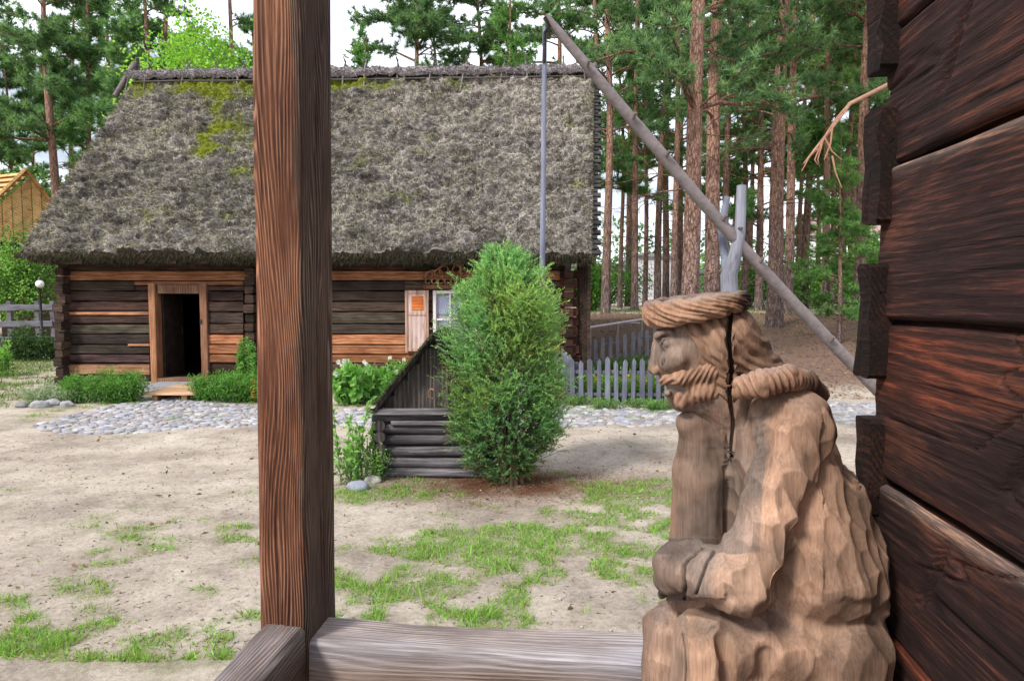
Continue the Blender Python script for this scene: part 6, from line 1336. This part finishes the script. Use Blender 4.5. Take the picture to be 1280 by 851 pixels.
# ---- hair, beard, crown and shoulder roll as separate carved parts
def grooves(ph, sharp=1.6): return -np.abs(2 * ((ph / math.pi) % 1) - 1) ** sharp
def part(name, lo, hi, fn, h=.0018): 
    s = SDF(lo, hi, h); fn(s); V, Fq = s.meshout(); return V, Fq, normals(V, Fq)
HLO = np.array([.24, 1.29, 1.72]); HHI = np.array([.7, 1.56, 2.06])
def hair(s):
    c = lambda a, b, ra, rb, k=.015, mode='add', flat=1.0: s.cone(P(*a), P(*b), R_(ra, a[2]), R_(rb, b[2]), k, mode, flat)
    s.ell(P(890, 424, 1.42), (R_(58, 1.42), .0845, R_(55, 1.42)), .01); c((905, 425, 1.42), (942, 462, 1.42), 46, 34, .02, flat=.8); c((942, 462, 1.42), (985, 482, 1.43), 34, 18, .015, flat=.7); c((900, 440, 1.37), (908, 492, 1.38), 24, 17, .01)
    a = P(846, 385, 1.36); b = P(884, 476, 1.36); tz = nrm(np.array([b[0] - a[0], 0, b[2] - a[2]])); nr = np.array([-tz[2], 0, tz[0]]); nr = nr if nr[0] < 0 else -nr
    s.cut(lambda X, Y, Z: -((X - a[0]) * nr[0] + (Z - a[2]) * nr[2]), .005); s.cut(crack)
V, Fq, N = part('hair', HLO, HHI, hair); px, py = topx(V)
rad = np.hypot(px - 1012, py - 322); rad2 = rad + 9 * fbm(V * 12, 2) ; clump = grooves(rad2 / 13 + 1.3 * np.sin(np.arctan2(py - 322, px - 1012) * 5), 1.2)
d_ = .005 * clump + .005 * grooves(rad2 / 4.2 + 3.4 * fbm(V * 13, 3), 1.2) * np.clip(1 + 1.5 * vn(V * 50), .3, 2) + .001 * fbm(V * 60, 2)
q = MB(); C = np.array([.66, .58, .53]) * (1 + .5 * fbm(V * 14, 4))[:, None] * (1 + .3 * grooves(rad2 / 4.6 + 2.2 * fbm(V * 9, 2), 1.1))[:, None]; dk = sstep(px, 925, 975)[:, None]; C = C * (1 - dk * .45)  # dk: shade on the back of the hair, painted into the colour
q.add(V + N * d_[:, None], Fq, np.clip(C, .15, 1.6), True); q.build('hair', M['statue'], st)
def beard(s):
    c = lambda a, b, ra, rb, k=.01, mode='add', flat=1.0: s.cone(P(*a), P(*b), R_(ra, a[2]), R_(rb, b[2]), k, mode, flat)
    c((829, 475, 1.395), (852, 472, 1.368), 6.5, 10, .006); c((852, 472, 1.372), (885, 464, 1.368), 8.5, 12, .01); c((885, 464, 1.368), (908, 470, 1.376), 12, 12, .01)
    s.ell(P(874, 487, 1.415), (R_(33, 1.41), .0625, R_(20, 1.41)), .02, ang=.12); c((853, 499, 1.40), (862, 497, 1.42), 14, 16, .01); c((829, 475, 1.425), (840, 474, 1.46), 6, 8, .006)
    c((829, 485, 1.36), (847, 483, 1.355), 4.2, 2.2, .003, 'sub'); c((829, 485, 1.40), (834, 485, 1.44), 4, 4, .003, 'sub'); s.cut(crack)
V, Fq, N = part('beard', HLO, HHI, beard); px, py = topx(V)
ph = (px + .25 * (py - 480) + 10 * np.sin((py - 455) / 22)) ; gr = grooves(ph / 2.6 + 4.5 * fbm(V * 15, 3), 1.1) * np.clip(1 + 2.2 * vn(V * 70), .2, 2); big = grooves(ph / 9 + 1.5 * fbm(V * 9, 2), 1.4)
q = MB(); C = np.array([.8, .68, .62]) * (1 + .3 * fbm(V * 16, 3))[:, None] * (1 + .35 * gr)[:, None]
q.add(V + N * (.0034 * gr + .0008 * big)[:, None], Fq, np.clip(C, .15, 1.6), True); q.build('beard', M['statue'], st)
# crown: plaited ring, low over the brow and rising to the back
cc = P(872, 383.5, 1.42); ax = nrm(np.array([-.16, 0, 1.0])); e1_ = nrm(np.array([1.0, 0, .16])); e2_ = np.array([0, 1.0, 0])
def crown(s):
    sl, X, Y, Z = s.sub(s.o, s.o + s.h * s.n); x, y, z = X - cc[0], Y - cc[1], Z - cc[2]
    u = x * e1_[0] + y * e1_[1] + z * e1_[2]; v = y + 0 * x; w_ = x * ax[0] + z * ax[2]; rr = np.sqrt((u / 1.0) ** 2 + (v / .97) ** 2); th = np.arctan2(v, u)
    R0 = R_(57, 1.42); q1 = np.sqrt(((rr - R0) / .8) ** 2 + (w_ / 1.08) ** 2) * .9
    s.F[sl] = q1 - (.0228 + .0045 * np.cos(th - math.pi))
    # flat-topped cap of wood filling the ring
    s.ell(P(878, 376, 1.42), (R_(50, 1.42), .08, R_(11, 1.42)), .01, ang=.12)
V, Fq, N = part('crown', HLO, HHI, crown)
x = V - cc; u = x @ e1_; v = x[:, 1]; w_ = x @ ax; th = np.arctan2(v, u); rr = np.hypot(u, v); pl = np.arctan2(w_, rr - R_(57, 1.42))
tw = grooves(th * 6 + pl * 2.0 + 1.8 * fbm(V * 14, 3), 1.5); tw2 = grooves(th * 13 + pl * 6.0 + 3.4 * fbm(V * 18, 3), 1.1) * (1 + 1.2 * vn(V * 60))
px, py = topx(V); C = np.array([.78, .64, .56]) * (1 + .3 * fbm(V * 15, 3))[:, None] * (1 + .2 * tw2 + .2 * tw)[:, None]; g = (sstep(N[:, 2], .35, .8))[:, None]; C = C * (1 - g) + np.array([.55, .57, .64]) * g; bk_ = sstep(px, 918, 935)[:, None]; C = C * (1 - .75 * bk_)  # bk_: back of the ring darkened, shade painted in
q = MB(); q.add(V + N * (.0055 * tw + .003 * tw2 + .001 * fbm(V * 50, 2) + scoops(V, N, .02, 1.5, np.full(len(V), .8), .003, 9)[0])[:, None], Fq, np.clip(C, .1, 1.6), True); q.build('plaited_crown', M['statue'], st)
# rolled collar on the shoulder
PTS = [(926, 484, 1.325), (952, 479, 1.30), (985, 472, 1.31), (1008, 477, 1.35), (1022, 492, 1.42), (1016, 492, 1.5), (985, 488, 1.54)]; RD = [15.5, 18, 16.5, 14, 13, 13, 12]
def roll(s):
    for a, b, ra, rb in zip(PTS[:-1], PTS[1:], RD[:-1], RD[1:]): s.cone(P(*a), P(*b), R_(ra, a[2]), R_(rb, b[2]), .008)
    s.cut(crack)
V, Fq, N = part('collar', np.array([.4, 1.25, 1.7]), np.array([.72, 1.6, 1.93]), roll); px, py = topx(V)
W_ = np.array([P(*a) for a in PTS]); cum = np.concatenate([[0], np.cumsum(np.linalg.norm(np.diff(W_, axis=0), axis=1))]); best = np.full(len(V), 9.); ss = np.zeros(len(V)); off = np.zeros((len(V), 3))
for i in range(len(W_) - 1):
    ab = W_[i + 1] - W_[i]; t = np.clip((V - W_[i]) @ ab / (ab @ ab), 0, 1); c = W_[i] + t[:, None] * ab; d = np.linalg.norm(V - c, axis=1); m = d < best; best[m] = d[m]; ss[m] = (cum[i] + t * (cum[i + 1] - cum[i]))[m]; off[m] = (V - c)[m]
pl = np.arctan2(off[:, 2], off[:, 1]); tw = grooves(ss * 215 - pl * 1.0 + 2.4 * fbm(V * 16, 3), 1.4) * np.clip(1 + 1.2 * vn(V * 55), .4, 2)
q = MB(); C = np.array([.82, .7, .64]) * (1 + .3 * fbm(V * 15, 3))[:, None] * (1 + .35 * tw)[:, None]; g = (sstep(N[:, 2], .45, .9) * .7)[:, None]; C = C * (1 - g) + np.array([.75, .8, .9]) * g; bk_ = sstep(px, 1002, 1016)[:, None]; C = C * (1 - .7 * bk_)  # bk_: painted shade where the roll turns behind the shoulder
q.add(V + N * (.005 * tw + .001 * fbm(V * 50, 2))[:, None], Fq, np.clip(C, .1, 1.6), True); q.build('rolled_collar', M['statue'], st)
# stump it is carved on, down to the porch floor
q = MB(); c = P(955, 900, 1.42); pts = [(c[0], 1.42, .39), (c[0], 1.42, .7), (c[0], 1.42, .96)]; tube(q, pts, [.235, .225, .22], 28, (.8, .75, .7), jit=.05); q.build('stump', M['statue'], st)
